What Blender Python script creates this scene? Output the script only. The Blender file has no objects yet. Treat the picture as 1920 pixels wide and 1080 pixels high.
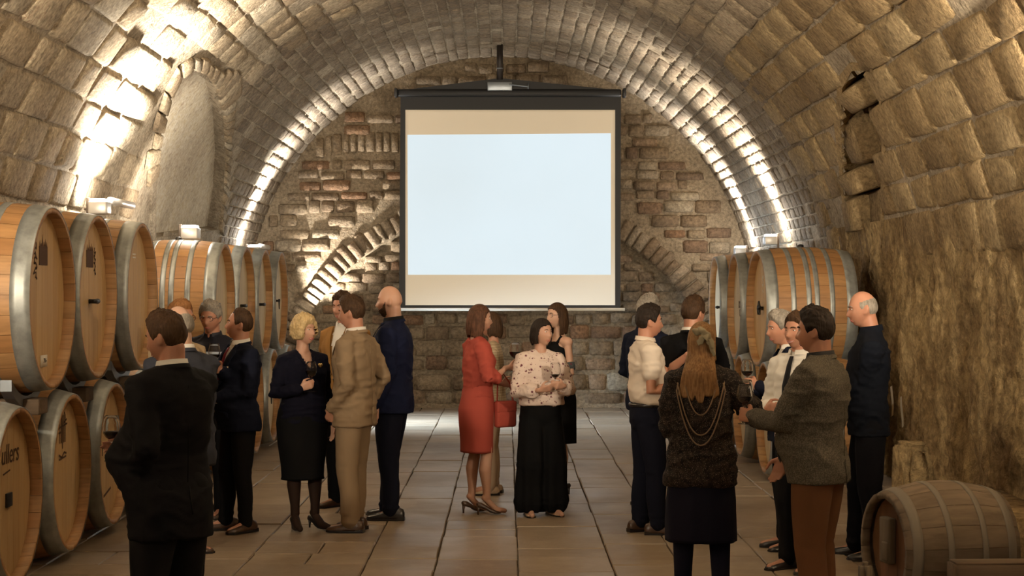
import bpy, bmesh, math, random
import numpy as np
from mathutils import Vector, Matrix, Euler
from mathutils.bvhtree import BVHTree

C = bpy.context.scene.collection
SC = bpy.context.scene
PI = math.pi

# ---------------------------------------------------------------- camera, world, exposure
cam_d = bpy.data.cameras.new('camera'); cam = bpy.data.objects.new('camera', cam_d); C.objects.link(cam)
cam.location = (0, 0, 1.85)
cam.rotation_euler = (math.radians(90 - 0.05), 0, math.radians(-0.17))
cam_d.sensor_width = 36; cam_d.lens = 61.9; cam_d.clip_end = 200
SC.camera = cam
SC.view_settings.view_transform = 'Standard'; SC.view_settings.look = 'None'
SC.view_settings.gamma = 1; SC.view_settings.use_curve_mapping = False
SC.view_settings.exposure = -0.12
w = bpy.data.worlds.new('world'); SC.world = w; w.use_nodes = True
w.node_tree.nodes['Background'].inputs[0].default_value = (0.02, 0.016, 0.012, 1)
w.node_tree.nodes['Background'].inputs[1].default_value = 0.2
SC.cycles.max_bounces = 8; SC.cycles.diffuse_bounces = 5; SC.cycles.transmission_bounces = 8
SC.cycles.caustics_reflective = False; SC.cycles.caustics_refractive = False
SC.cycles.sample_clamp_indirect = 4.0

WARM = (1.0, 0.84, 0.63); SOFT = (1.0, 0.90, 0.76); WHITE = (1.0, 0.95, 0.88); COOL = (0.62, 0.8, 1.0)

# ---------------------------------------------------------------- helpers
def vnoise(p, seed=0):
    p = np.asarray(p, float); i = np.floor(p).astype(np.int64); f = p - i; f = f * f * (3 - 2 * f)
    def h(a, b, c):
        n = (a * 374761393 + b * 668265263 + c * 2147483647 + seed * 1274126177) & 0x7fffffff
        n = ((n ^ (n >> 13)) * 1274126177) & 0x7fffffff
        return ((n ^ (n >> 16)) & 0xffff) / 65535.0
    x, y, z = i[..., 0], i[..., 1], i[..., 2]; fx, fy, fz = f[..., 0], f[..., 1], f[..., 2]
    l = lambda a, b, t: a + (b - a) * t
    return l(l(l(h(x, y, z), h(x + 1, y, z), fx), l(h(x, y + 1, z), h(x + 1, y + 1, z), fx), fy),
             l(l(h(x, y, z + 1), h(x + 1, y, z + 1), fx), l(h(x, y + 1, z + 1), h(x + 1, y + 1, z + 1), fx), fy), fz) * 2 - 1

def fbm(p, seed=0, oct=3):
    p = np.asarray(p, float); t = 0; a = 1.0
    for k in range(oct):
        t = t + a * vnoise(p * 2 ** k, seed + k); a *= .5
    return t / 1.75

def mesh(name, v, f, smooth=True, attr=None):
    me = bpy.data.meshes.new(name)
    me.from_pydata([tuple(q) for q in v], [], [tuple(q) for q in f])
    if smooth:
        me.polygons.foreach_set('use_smooth', [True] * len(me.polygons))
    if attr is not None:
        a = me.attributes.new('rnd', 'FLOAT', 'POINT'); a.data.foreach_set('value', np.asarray(attr, np.float32))
    me.update(); return me

def link(name, me, mat=None, parent=None, loc=None, rot=None):
    o = bpy.data.objects.new(name, me); C.objects.link(o)
    if mat is not None and me is not None and not me.materials: me.materials.append(mat)
    if parent is not None: o.parent = parent
    if loc is not None: o.location = loc
    if rot is not None: o.rotation_euler = rot
    return o

def empty(name, loc, rz=0.0, label=None, cat=None, group=None):
    o = bpy.data.objects.new(name, None); C.objects.link(o); o.location = loc; o.rotation_euler = (0, 0, rz)
    o.empty_display_size = .1
    tag(o, label, cat, group); return o

def tag(o, label=None, cat=None, group=None, kind=None):
    if label: o['label'] = label
    if cat: o['category'] = cat
    if group: o['group'] = group
    if kind: o['kind'] = kind
    return o

class MB:
    """collects shapes into one mesh"""
    def __init__(s): s.v = []; s.f = []
    def add(s, v, f):
        n = len(s.v); s.v += [tuple(q) for q in v]; s.f += [tuple(i + n for i in q) for q in f]; return s
    def box(s, c, d, M=None, bev=0.0):
        c = Vector(c); hx, hy, hz = d[0] / 2, d[1] / 2, d[2] / 2
        if bev > 0:
            bm = bmesh.new(); bmesh.ops.create_cube(bm, size=1)
            for q in bm.verts: q.co = Vector((q.co.x * d[0], q.co.y * d[1], q.co.z * d[2]))
            bmesh.ops.bevel(bm, geom=bm.edges[:], offset=bev, segments=2, affect='EDGES', profile=.5)
            bm.verts.index_update()
            v = [q.co.copy() for q in bm.verts]; f = [[q.index for q in g.verts] for g in bm.faces]; bm.free()
        else:
            v = [Vector((x * hx, y * hy, z * hz)) for x in (-1, 1) for y in (-1, 1) for z in (-1, 1)]
            f = [(0, 1, 3, 2), (4, 6, 7, 5), (0, 4, 5, 1), (2, 3, 7, 6), (0, 2, 6, 4), (1, 5, 7, 3)]
        if M is not None: v = [M @ q for q in v]
        return s.add([q + c for q in v], f)
    def tube(s, pts, rad, n=10, cap=True):
        pts = [Vector(p) for p in pts]; k = len(pts)
        if not hasattr(rad, '__len__'): rad = [rad] * k
        vs = []; up = None
        for i in range(k):
            t = (pts[min(i + 1, k - 1)] - pts[max(i - 1, 0)]).normalized()
            if up is None: up = Vector((0, 0, 1)) if abs(t.z) < .9 else Vector((0, 1, 0))
            a = t.cross(up).normalized(); b = a.cross(t).normalized(); up = b
            for j in range(n):
                q = 2 * PI * j / n; vs.append(pts[i] + (a * math.cos(q) + b * math.sin(q)) * rad[i])
        fs = [(i * n + j, i * n + (j + 1) % n, (i + 1) * n + (j + 1) % n, (i + 1) * n + j) for i in range(k - 1) for j in range(n)]
        if cap: fs += [tuple(range(n - 1, -1, -1)), tuple((k - 1) * n + j for j in range(n))]
        return s.add(vs, fs)
    def lathe(s, prof, n=24, axis='z', c=(0, 0, 0), M=None):
        vs = []; fs = []; k = len(prof)
        for j in range(n):
            q = 2 * PI * j / n
            for r, h in prof:
                p = Vector((r * math.cos(q), r * math.sin(q), h))
                if axis == 'x': p = Vector((h, r * math.cos(q), r * math.sin(q)))
                if M is not None: p = M @ p
                vs.append(p + Vector(c))
        for j in range(n):
            for i in range(k - 1):
                a = j * k + i; b = ((j + 1) % n) * k + i
                fs.append((a, b, b + 1, a + 1))
        return s.add(vs, fs)
    def build(s, name, mat, parent=None, smooth=True, **k):
        me = mesh(name, s.v, s.f, smooth); return link(name, me, mat, parent, **k)

def autosmooth(o, ang=40):
    me = o.data; bm = bmesh.new(); bm.from_mesh(me)
    bmesh.ops.recalc_face_normals(bm, faces=bm.faces[:])
    lim = math.radians(ang)
    for e in bm.edges:
        e.smooth = not (len(e.link_faces) == 2 and e.calc_face_angle(0) > lim)
    bm.to_mesh(me); bm.free(); return o

# ---------------------------------------------------------------- materials
class NT:
    def __init__(s, name):
        s.m = bpy.data.materials.new(name); s.m.use_nodes = True; s.t = s.m.node_tree; s.b = s.t.nodes['Principled BSDF']
    def n(s, typ, **kw):
        q = s.t.nodes.new(typ)
        for k, v in kw.items():
            if k.startswith('i_'):
                key = k[2:]; key = int(key) if key.isdigit() else key
                if hasattr(v, 'is_output') : s.t.links.new(v, q.inputs[key])
                else: q.inputs[key].default_value = v
            else: setattr(q, k, v)
        return q
    def l(s, a, b): s.t.links.new(a, b)
    def set(s, **kw):
        for k, v in kw.items():
            k = k.replace('_', ' ')
            if hasattr(v, 'is_output'): s.l(v, s.b.inputs[k])
            else: s.b.inputs[k].default_value = v
    def ramp(s, fac, stops):
        r = s.n('ShaderNodeValToRGB'); s.l(fac, r.inputs[0]); e = r.color_ramp.elements
        while len(e) < len(stops): e.new(.5)
        for q, (p, c) in zip(e, stops): q.position = p; q.color = (*c, 1) if len(c) == 3 else c
        return r.outputs[0]
    def mix(s, fac, a, b, mode='MIX'):
        m = s.n('ShaderNodeMix', data_type='RGBA', blend_type=mode)
        for idx, v in ((0, fac), (6, a), (7, b)):
            if hasattr(v, 'is_output'): s.l(v, m.inputs[idx])
            else: m.inputs[idx].default_value = v if idx == 0 else (*v[:3], 1)
        return m.outputs[2]
    def math(s, op, a, b=0.0, clamp=False):
        m = s.n('ShaderNodeMath', operation=op, use_clamp=clamp)
        for i, v in enumerate((a, b)):
            if hasattr(v, 'is_output'): s.l(v, m.inputs[i])
            else: m.inputs[i].default_value = v
        return m.outputs[0]
    def noise(s, vec, scale, detail=4, rough=.55, stretch=None):
        if stretch is not None:
            mp = s.n('ShaderNodeMapping'); s.l(vec, mp.inputs[0]); mp.inputs['Scale'].default_value = stretch; vec = mp.outputs[0]
        q = s.n('ShaderNodeTexNoise', i_Scale=scale, i_Detail=detail, i_Roughness=rough); s.l(vec, q.inputs['Vector']); return q.outputs[0]
    def pos(s): return s.n('ShaderNodeNewGeometry').outputs['Position']
    def obj(s): return s.n('ShaderNodeTexCoord').outputs['Object']
    def rnd(s): return s.n('ShaderNodeObjectInfo').outputs['Random']
    def bump(s, h, strength=.5, dist=.02):
        b = s.n('ShaderNodeBump'); b.inputs['Strength'].default_value = strength; b.inputs['Distance'].default_value = dist
        s.l(h, b.inputs['Height']); s.l(b.outputs[0], s.b.inputs['Normal'])

def plain(name, col, rough=.5, metal=0.0, **kw):
    t = NT(name); t.set(Base_Color=(*col, 1), Roughness=rough, Metallic=metal, **kw); return t.m

def emit(name, col, power):
    t = NT(name); t.set(Base_Color=(*col, 1), Emission_Color=(*col, 1), Emission_Strength=power); return t.m

def stone_mat(name, stops, stain=(0.16, 0.11, 0.07), stain_amt=.5, streak=None, bump=.95, rough=.92, fine=22):
    t = NT(name); p = t.pos()
    a = t.n('ShaderNodeAttribute', attribute_name='rnd').outputs['Fac']
    base = t.ramp(a, stops)
    n1 = t.noise(p, 1.3, 5, .6); n2 = t.noise(p, 9, 6, .65); n3 = t.noise(p, fine, 5, .7)
    col = t.mix(t.math('MULTIPLY', t.ramp(n1, [(.38, (0, 0, 0)), (.68, (1, 1, 1))]), stain_amt), base, stain)
    col = t.mix(t.math('MULTIPLY', t.ramp(n2, [(.5, (0, 0, 0)), (.72, (1, 1, 1))]), .55), col, stain)
    if streak:
        n4 = t.noise(p, 1.0, 6, .65, stretch=streak)
        col = t.mix(t.math('MULTIPLY', t.ramp(n4, [(.42, (0, 0, 0)), (.66, (1, 1, 1))]), .75), col, (stain[0] * .7, stain[1] * .65, stain[2] * .6))
    g = t.mix(.85, col, t.ramp(n3, [(.3, (.2, .2, .2)), (.7, (.72, .72, .72))]), 'OVERLAY')
    t.set(Base_Color=g, Roughness=rough)
    t.b.inputs['Specular IOR Level'].default_value = .2
    h = t.math('ADD', t.math('MULTIPLY', n2, .7), t.math('MULTIPLY', n3, .6))
    t.bump(h, bump, .06)
    return t.m

LIME = [(0, (.62, .52, .37)), (.35, (.52, .42, .285)), (.6, (.40, .31, .205)), (.85, (.58, .51, .39)), (1, (.38, .29, .19))]
M_VAULT = stone_mat('vault_limestone', LIME, stain_amt=.45)
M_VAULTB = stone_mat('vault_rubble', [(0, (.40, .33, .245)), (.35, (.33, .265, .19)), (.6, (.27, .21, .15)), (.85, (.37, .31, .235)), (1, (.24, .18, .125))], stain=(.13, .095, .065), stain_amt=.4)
M_MORTAR = stone_mat('lime_mortar', [(0, (.55, .47, .35)), (1, (.52, .44, .33))], stain_amt=.5)
M_OCHRE = stone_mat('ochre_sandstone', [(0, (.58, .45, .26)), (.4, (.50, .37, .20)), (.7, (.45, .33, .18)), (1, (.36, .26, .14))], stain=(.14, .09, .045), stain_amt=.55)
M_PLASTER = stone_mat('weathered_plaster', [(0, (.56, .42, .22)), (1, (.56, .42, .22))], stain=(.17, .105, .05), stain_amt=.75, streak=(2.4, 2.4, 1.1), bump=1.0, fine=16)
M_PALE = stone_mat('pale_plaster', [(0, (.74, .67, .54)), (1, (.74, .67, .54))], stain=(.36, .29, .2), stain_amt=.4, bump=.35)
M_RUBBLE = stone_mat('rubble_stone', [(0, (.33, .25, .16)), (.3, (.27, .2, .125)), (.55, (.22, .155, .095)), (.72, (.4, .33, .23)), (.88, (.27, .15, .08)), (1, (.17, .12, .08))], stain=(.13, .09, .06), stain_amt=.55, bump=.8)
M_RUBBLE_BED = stone_mat('rubble_mortar', [(0, (.32, .25, .165)), (1, (.32, .25, .165))], stain=(.15, .105, .065), stain_amt=.6, bump=.8)
def floor_mat():
    t = NT('worn_flagstone'); p = t.pos()
    a = t.n('ShaderNodeAttribute', attribute_name='rnd').outputs['Fac']
    base = t.ramp(a, [(0, (.36, .275, .19)), (.4, (.29, .22, .145)), (.7, (.34, .275, .20)), (1, (.225, .165, .11))])
    n1 = t.noise(p, 1.1, 5, .6); n2 = t.noise(p, 6, 6, .65); n3 = t.noise(p, 40, 4, .6)
    col = t.mix(t.math('MULTIPLY', t.ramp(n1, [(.4, (0, 0, 0)), (.7, (1, 1, 1))]), .45), base, (.16, .115, .075))
    col = t.mix(t.math('MULTIPLY', t.ramp(n2, [(.52, (0, 0, 0)), (.75, (1, 1, 1))]), .4), col, (.4, .32, .23))
    r = t.ramp(n1, [(.3, (.3, .3, .3)), (.7, (.52, .52, .52))])
    t.set(Base_Color=col, Roughness=r); t.b.inputs['Specular IOR Level'].default_value = .5
    t.bump(t.math('ADD', t.math('MULTIPLY', n2, .8), t.math('MULTIPLY', n3, .2)), .35, .015); return t.m
M_FLOOR = floor_mat()
M_BED = plain('floor_bedding', (.10, .075, .05), .95)

def wood_mat(name, stops, grain=(2.5, 40, 40), rough=.55, bump=.25, dark=(.2, .1, .04), amt=.5):
    t = NT(name); p = t.obj(); r = t.rnd()
    off = t.n('ShaderNodeVectorMath', operation='ADD'); t.l(p, off.inputs[0])
    cx = t.n('ShaderNodeCombineXYZ'); t.l(t.math('MULTIPLY', r, 37), cx.inputs[0]); t.l(t.math('MULTIPLY', r, 91), cx.inputs[1]); t.l(cx.outputs[0], off.inputs[1])
    v = off.outputs[0]
    n1 = t.noise(v, 1.0, 6, .6, stretch=grain); n2 = t.noise(v, 1.0, 3, .5, stretch=tuple(g * .25 for g in grain))
    base = t.ramp(r, stops)
    col = t.mix(t.math('MULTIPLY', t.ramp(n1, [(.4, (0, 0, 0)), (.7, (1, 1, 1))]), amt), base, dark)
    col = t.mix(t.math('MULTIPLY', t.ramp(n2, [(.45, (0, 0, 0)), (.7, (1, 1, 1))]), amt * .6), col, dark)
    t.set(Base_Color=col, Roughness=rough); t.bump(n1, bump, .004); return t.m
M_STAVE = wood_mat('oak_stave', [(0, (.45, .235, .09)), (.3, (.52, .29, .12)), (.55, (.4, .195, .07)), (.8, (.56, .34, .15)), (1, (.36, .17, .06))], grain=(2.5, 30, 30))
M_HEAD = wood_mat('oak_head', [(0, (.52, .34, .155)), (.5, (.56, .38, .18)), (1, (.48, .305, .135))], grain=(40, 40, 2.2), amt=.28, dark=(.34, .19, .08), rough=.6)
M_HOOP = None
def hoop_mat():
    t = NT('galvanised_hoop'); p = t.obj(); n = t.noise(p, 14, 5, .6)
    t.set(Base_Color=t.ramp(n, [(.3, (.27, .285, .27)), (.7, (.44, .46, .44))]), Metallic=.55, Roughness=t.ramp(n, [(.3, (.38, .38, .38)), (.7, (.55, .55, .55))])); t.bump(n, .1, .004); return t.m
M_HOOP = hoop_mat()
M_BLACK = plain('black_paint', (.012, .012, .013), .45)
M_STEEL = plain('galvanised_steel', (.34, .38, .42), .38, .8)
M_BURN = plain('burnt_brand', (.075, .035, .015), .8)
M_LABEL = plain('paper_label', (.7, .66, .56), .7)
M_INK = plain('ink', (.03, .025, .02), .8)
M_TIMBER = wood_mat('old_timber', [(0, (.1, .065, .04)), (1, (.15, .1, .06))], grain=(2, 30, 30), rough=.8, dark=(.04, .025, .015))
# ---------------------------------------------------------------- the vaulted room
XC, ZC, RV = -0.1, 1.5, 3.85
YB, YF = 26.8, -3.0
LW = ZC; LA = PI * RV; LT = LW * 2 + LA
def prof(s, h=0.0):
    """point of the section at arc length s from the left floor corner, moved h towards the room"""
    s = np.asarray(s, float); h = np.asarray(h, float)
    th = np.clip((s - LW) / RV, 0, PI)
    z = np.where(s < LW, s, np.where(s > LW + LA, LT - s, ZC + (RV - h) * np.sin(th)))
    x = XC - (RV - h) * np.cos(th)
    return x, z
def vault(s, y, h=0.0):
    x, z = prof(s, h); return np.stack([x, np.broadcast_to(y, np.shape(x)) + 0 * x, z], -1)
def s_of(x, z):
    if z <= ZC: return z if x < XC else LT - z
    return LW + RV * math.atan2(z - ZC, -(x - XC))
FPX = 3300.0
def proj(p):
    return 950 + FPX * p[0] / p[1], 537 - FPX * (p[2] - 1.85) / p[1]
def on_vault(px, py):
    """where the sight line through a pixel of the photograph meets the vault: (s, y)"""
    a = (px - 950) / FPX; b = (537 - py) / FPX
    lo, hi = 5.0, 40.0
    for _ in range(50):
        y = (lo + hi) / 2; x = a * y; z = 1.85 + b * y
        out = (x - XC) ** 2 + max(z - ZC, 0) ** 2 > RV ** 2
        if out: hi = y
        else: lo = y
    return s_of(a * lo, 1.85 + b * lo), lo

def inside(poly, x, y):
    x = np.asarray(x, float); y = np.asarray(y, float); r = np.zeros(np.broadcast(x, y).shape, bool); n = len(poly)
    for i in range(n):
        x1, y1 = poly[i]; x2, y2 = poly[(i + 1) % n]
        c = ((y1 > y) != (y2 > y)) & (x < (x2 - x1) * (y - y1) / (y2 - y1 + 1e-12) + x1); r ^= c
    return r

# blind arched recess on the left, slot recess on the right, measured along the vault
NICHE_L = [on_vault(*q) for q in ((292, 446), (294, 330), (302, 250), (318, 185), (338, 145), (360, 128), (385, 138), (405, 165), (419, 215), (424, 290), (420, 360), (410, 430))]
NICHE_R = [on_vault(*q) for q in ((1592, 470), (1580, 348), (1576, 240), (1580, 165), (1598, 132), (1630, 132), (1649, 160), (1653, 250), (1652, 370), (1650, 480))]
def grow(poly, k):
    cx = sum(p[0] for p in poly) / len(poly); cy = sum(p[1] for p in poly) / len(poly)
    return [(cx + (x - cx) * (1 + k / max(.3, math.hypot(x - cx, y - cy))), cy + (y - cy) * (1 + k / max(.3, math.hypot(x - cx, y - cy)))) for x, y in poly]
S1, S2 = LW + RV * math.radians(48), LW + RV * math.radians(132)

def shell(name, s0, s1, ds, dy, mat, y0=YF, y1=YB, amp=.02, sc=2.2):
    ns = max(2, int((s1 - s0) / ds)); ny = max(2, int((y1 - y0) / dy))
    S, Y = np.meshgrid(np.linspace(s0, s1, ns + 1), np.linspace(y0, y1, ny + 1), indexing='ij')
    P = vault(S, Y, 0)
    H = amp * fbm(P.reshape(-1, 3) * sc, 5).reshape(S.shape)
    P = vault(S, Y, H - .004)
    idx = np.arange(S.size).reshape(S.shape)
    f = np.stack([idx[:-1, :-1], idx[:-1, 1:], idx[1:, 1:], idx[1:, :-1]], -1).reshape(-1, 4)
    sc_ = (S[:-1, :-1] + ds / 2).ravel(); yc = (Y[:-1, :-1] + dy / 2).ravel()
    keep = ~(inside(NICHE_L, sc_, yc) | inside(NICHE_R, sc_, yc))
    return P.reshape(-1, 3), f[keep]
def join(parts):
    v = []; f = []; n = 0
    for a, b in parts: v.append(a); f.append(b + n); n += len(a)
    return np.concatenate(v), np.concatenate(f)

def structure(name, v, f, mat, attr=.3):
    o = link(name, mesh(name, v, f, True, np.full(len(v), attr)), mat); o['kind'] = 'structure'; return o
ceiling = structure('ceiling', *join([shell('c', S1, S2, .11, .12, M_MORTAR)]), M_MORTAR)
wall_left = structure('wall_left', *join([shell('l', 0, S1, .11, .12, M_MORTAR)]), M_MORTAR)
wall_right = structure('wall_right', *join([shell('r', S2, LT - 2.5, .11, .12, M_MORTAR), shell('r2', LT - 2.5, LT, .11, .12, M_MORTAR, 19.5, YB), shell('r3', LT - 2.5, LT, .11, .12, M_MORTAR, YF, 11.0)]), M_MORTAR)

# the eroded plaster low on the right wall: fine relief with vertical runnels
def eroded():
    ds, dy = .035, .045; s0, s1, y0, y1 = LT - 2.5, LT, 11.0, 19.5
    ns, ny = int((s1 - s0) / ds), int((y1 - y0) / dy)
    S, Y = np.meshgrid(np.linspace(s0, s1, ns + 1), np.linspace(y0, y1, ny + 1), indexing='ij')
    P = vault(S, Y, 0); q = P.reshape(-1, 3)
    H = .10 * fbm(q * np.array([1, 1.4, .7]), 21) + .06 * fbm(q * np.array([3, 5, 2.6]), 31) + .04 * fbm(q * np.array([8, 12, 8]), 41)
    edge = np.clip(np.minimum.reduce([(Y - y0) / .6, (y1 - Y) / .6, (S - s0) / .5]), 0, 1).ravel()
    H = (H + .03) * edge
    P = vault(S, Y, H.reshape(S.shape) - .01)
    idx = np.arange(S.size).reshape(S.shape)
    f = np.stack([idx[:-1, :-1], idx[:-1, 1:], idx[1:, 1:], idx[1:, :-1]], -1).reshape(-1, 4)
    o = link('plaster', mesh('plaster', P.reshape(-1, 3), f, True, np.full(S.size, .3)), M_PLASTER, wall_right)
    o['label'] = 'brown weathered plaster with vertical runnels'
eroded()

rng = random.Random(7)
def stone(F, hh, r, n=3, pull=.07, rough=.35):
    """a dressed stone: n x n cells of relief with a skirt down into the joint; F(a, b, h) gives the place"""
    k = n + 1
    a = np.array([0, .09, .91, 1]) if n == 3 else np.linspace(0, 1, k)
    A, B = np.meshgrid(a, a, indexing='ij')
    ed = np.minimum.reduce([A, B, 1 - A, 1 - B]) < 1e-6
    cn = ((A < 1e-6) | (A > 1 - 1e-6)) & ((B < 1e-6) | (B > 1 - 1e-6))
    jit, j2, j3 = np.array([r.uniform(-1, 1) for _ in range(3 * k * k)]).reshape(3, k, k)
    A2 = A + (.5 - A) * cn * pull * .8 + jit * .022; B2 = B + (.5 - B) * cn * pull * .8 + j2 * .022
    H = hh * (1 - .75 * ed) * (1 + rough * j3)
    top = F(A2, B2, H).reshape(-1, 3)
    ring = [(i, 0) for i in range(n)] + [(n, i) for i in range(n)] + [(n - i, n) for i in range(n)] + [(0, n - i) for i in range(n)]
    ri = [i * k + j for i, j in ring]
    ra = np.array([A2.ravel()[q] for q in ri]); rb = np.array([B2.ravel()[q] for q in ri])
    low = F(ra + (ra - .5) * .06, rb + (rb - .5) * .06, np.full(len(ri), -.03))
    v = np.concatenate([top, low]); f = []
    for i in range(n):
        for j in range(n): f.append((i * k + j, (i + 1) * k + j, (i + 1) * k + j + 1, i * k + j + 1))
    m = len(ri); b = k * k
    for q in range(m): f.append((ri[q], b + q, b + (q + 1) % m, ri[(q + 1) % m]))
    return v, f

def in_frame(p, mx=260, my=200):
    if p[1] < 3: return False
    u, w_ = proj(p); return -mx < u < 1920 + mx and -my < w_ < 1080 + my
def lay(parent, name, items, mat, flip, stuff_name, limit=300, mat2=None):
    """items: (view size, verts, faces, tone). The largest in view become parts of their own, the rest one joined part"""
    items.sort(key=lambda t: -t[0])
    for a, v, f, tone in items[:limit]:
        c = v.mean(0); ff = [q[::-1] for q in f] if flip else f
        link(name, mesh(name, v - c, ff, True, np.full(len(v), tone)), mat2 if mat2 and id(v) in BACK else mat, parent, loc=c)
    for rest, mt in ((items[limit:], mat),) if not mat2 else (([t for t in items[limit:] if id(t[1]) not in BACK], mat), ([t for t in items[limit:] if id(t[1]) in BACK], mat2)):
        if not rest: continue
        V = np.concatenate([t[1] for t in rest]); n = 0; Fs = []; at = []
        for a, v, f, tone in rest:
            Fs += [tuple(i + n for i in (q[::-1] if flip else q)) for q in f]; n += len(v); at += [tone] * len(v)
        o = link(stuff_name, mesh(stuff_name, V, Fs, True, at), mt, parent); o['kind'] = 'stuff'

# ---- stones of the vault, laid in courses along the room
NLg, NRg = grow(NICHE_L, .30), grow(NICHE_R, .0)
buck = {'l': [], 'c': [], 'r': []}; BACK = set()
def vault_stones():
    r = rng
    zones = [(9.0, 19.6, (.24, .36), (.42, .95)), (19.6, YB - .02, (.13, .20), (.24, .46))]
    for zi, (ya, yb, hr, lr) in enumerate(zones):
        s = .05
        while s < LT - .05:
            th = (s - LW) / RV
            hgt = r.uniform(*hr)
            if s > LW + LA * .68 and zi == 0: hgt *= 1.15
            y = ya - r.uniform(0, .4)
            while y < yb:
                ln = r.uniform(*lr)
                if s > LW + LA * .62 and zi == 0: ln *= 1.25
                y1 = min(y + ln, yb + .1) if yb > 26 else y + ln
                y0 = y; y = y1
                sc_, yc = s + hgt / 2, (y0 + y1) / 2
                c = vault(sc_, yc); z = c[2]
                if z < 1.2 or not in_frame(c): continue
                if sc_ > LT - 2.45 and yc < 19.3 and (z < 2.2 + .5 * float(vnoise(np.array([yc * .9, 0, 1.0]), 3))): continue
                near = [(s - .02, y0), (s + hgt, y0), (s - .02, y1), (s + hgt, y1), (sc_, yc), (sc_, y0), (sc_, y1)]
                if any(inside(NLg, *q) for q in near) or inside(NRg, sc_, yc): continue
                if r.random() < .03: continue
                jx = .012 / ln; js = r.uniform(.005, .020) if zi == 0 else .011; jy = r.uniform(.008, .024) if zi == 0 else .012
                wob0, wob1 = [r.uniform(-.03, .03) if zi == 0 else r.uniform(-.012, .012) for _ in (0, 1)]
                def F(a, b, h, s=s, hgt=hgt, y0=y0, y1=y1, w0=wob0, w1=wob1, js=js, jy=jy):
                    return vault(s + js + (hgt - 2 * js) * a + w0 * (1 - a) * (b - .5) + w1 * a * (.5 - b), y0 + jy + (y1 - y0 - 2 * jy) * b, h)
                v, f = stone(F, r.uniform(.012, .030) * (1.0 if zi == 0 else .55), r, rough=.45)
                u = Vector(c) - cam.location; n_ = Vector((-math.cos(th) * -1, 0, 0))
                area = hgt * (y1 - y0) / u.length_squared * (.25 + min(1, abs(c[0]) / 4) * .2)
                tone = r.random() ** 1.2
                key = 'c' if S1 < sc_ < S2 else ('l' if sc_ <= S1 else 'r')
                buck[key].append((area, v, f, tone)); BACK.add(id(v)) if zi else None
            s += hgt
vault_stones()
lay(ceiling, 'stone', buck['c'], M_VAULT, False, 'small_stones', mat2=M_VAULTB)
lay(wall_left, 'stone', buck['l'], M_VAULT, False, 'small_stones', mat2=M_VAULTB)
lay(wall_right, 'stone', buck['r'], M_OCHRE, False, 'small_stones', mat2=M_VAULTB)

# ---- the two recesses
def recess(poly, depth, parent, mat_back, mat_rev, back_name, fl=.14):
    n = len(poly); g = grow(poly, fl)
    o = MB()
    rings = []
    for ring, h in ((g, -.03), (g, .012), (poly, .010), (poly, -depth)):
        pts = []
        for i in range(n):
            for t in (0, .5):
                q0, q1 = ring[i], ring[(i + 1) % n]
                pts.append(vault(q0[0] * (1 - t) + q1[0] * t, q0[1] * (1 - t) + q1[1] * t, h + .008 * rng.uniform(-1, 1)))
        rings.append(pts)
    m = len(rings[0]); V = [p for rr in rings for p in rr]
    Fq = [(k * m + i, k * m + (i + 1) % m, (k + 1) * m + (i + 1) % m, (k + 1) * m + i) for k in range(3) for i in range(m)]
    o.add(V, Fq); rv = link('recess_reveal', mesh('recess_reveal', o.v, o.f, False, np.full(len(o.v), .4)), mat_rev, parent)
    # back panel as a grid clipped by the outline
    s0, s1 = min(p[0] for p in poly) - .1, max(p[0] for p in poly) + .1; y0, y1 = min(p[1] for p in poly) - .1, max(p[1] for p in poly) + .1
    ds = .06; ns, ny = int((s1 - s0) / ds) + 1, int((y1 - y0) / ds) + 1
    S, Y = np.meshgrid(np.linspace(s0, s1, ns + 1), np.linspace(y0, y1, ny + 1), indexing='ij')
    P0 = vault(S, Y, 0).reshape(-1, 3); P = vault(S, Y, (-depth + .012 * fbm(P0 * 4, 8)).reshape(S.shape) + .01)
    idx = np.arange(S.size).reshape(S.shape); f = np.stack([idx[:-1, :-1], idx[:-1, 1:], idx[1:, 1:], idx[1:, :-1]], -1).reshape(-1, 4)
    keep = inside(grow(poly, .1), (S[:-1, :-1] + ds / 2).ravel(), (Y[:-1, :-1] + ds / 2).ravel())
    b = link(back_name, mesh(back_name, P.reshape(-1, 3), f[keep], True, np.full(S.size, .2)), mat_back, parent); return b
b = recess(NICHE_L, .16, wall_left, M_PALE, M_MORTAR, 'recess_panel'); b['label'] = 'pale smooth plaster panel of the blind arch'
recess(NICHE_R, .34, wall_right, M_OCHRE, M_OCHRE, 'recess_panel', .13)
def recess_stones():
    its = []; s0, s1 = min(q[0] for q in NICHE_R), max(q[0] for q in NICHE_R); s = s0 + .1
    while s < s1 - .05:
        hgt = rng.uniform(.24, .5); ys = [y for y in np.arange(9, 25, .04) if bool(inside(NICHE_R, s + hgt / 2, y))]
        if len(ys) > 6:
            y0, y1 = ys[0] - .05, ys[-1] + .05; ym = y0 + (y1 - y0) * rng.uniform(.35, .65)
            for a, b in ((y0, ym), (ym, y1)):
                dp = rng.uniform(-.30, -.14) if a == y0 else rng.uniform(-.24, -.06)
                def F(u, v, h, s=s, hgt=hgt, a=a, b=b, dp=dp): return vault(s + .012 + (hgt - .024) * u, a + .012 + (b - a - .024) * v, dp + h * 1.6 - .1 * (np.asarray(h) < 0))
                v, f = stone(F, rng.uniform(.04, .08), rng, rough=.5); its.append((1, v, f, rng.uniform(.4, 1)))
        s += hgt
    lay(wall_right, 'recess_stone', its, M_OCHRE, False, 'recess_stones')
recess_stones()
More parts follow.
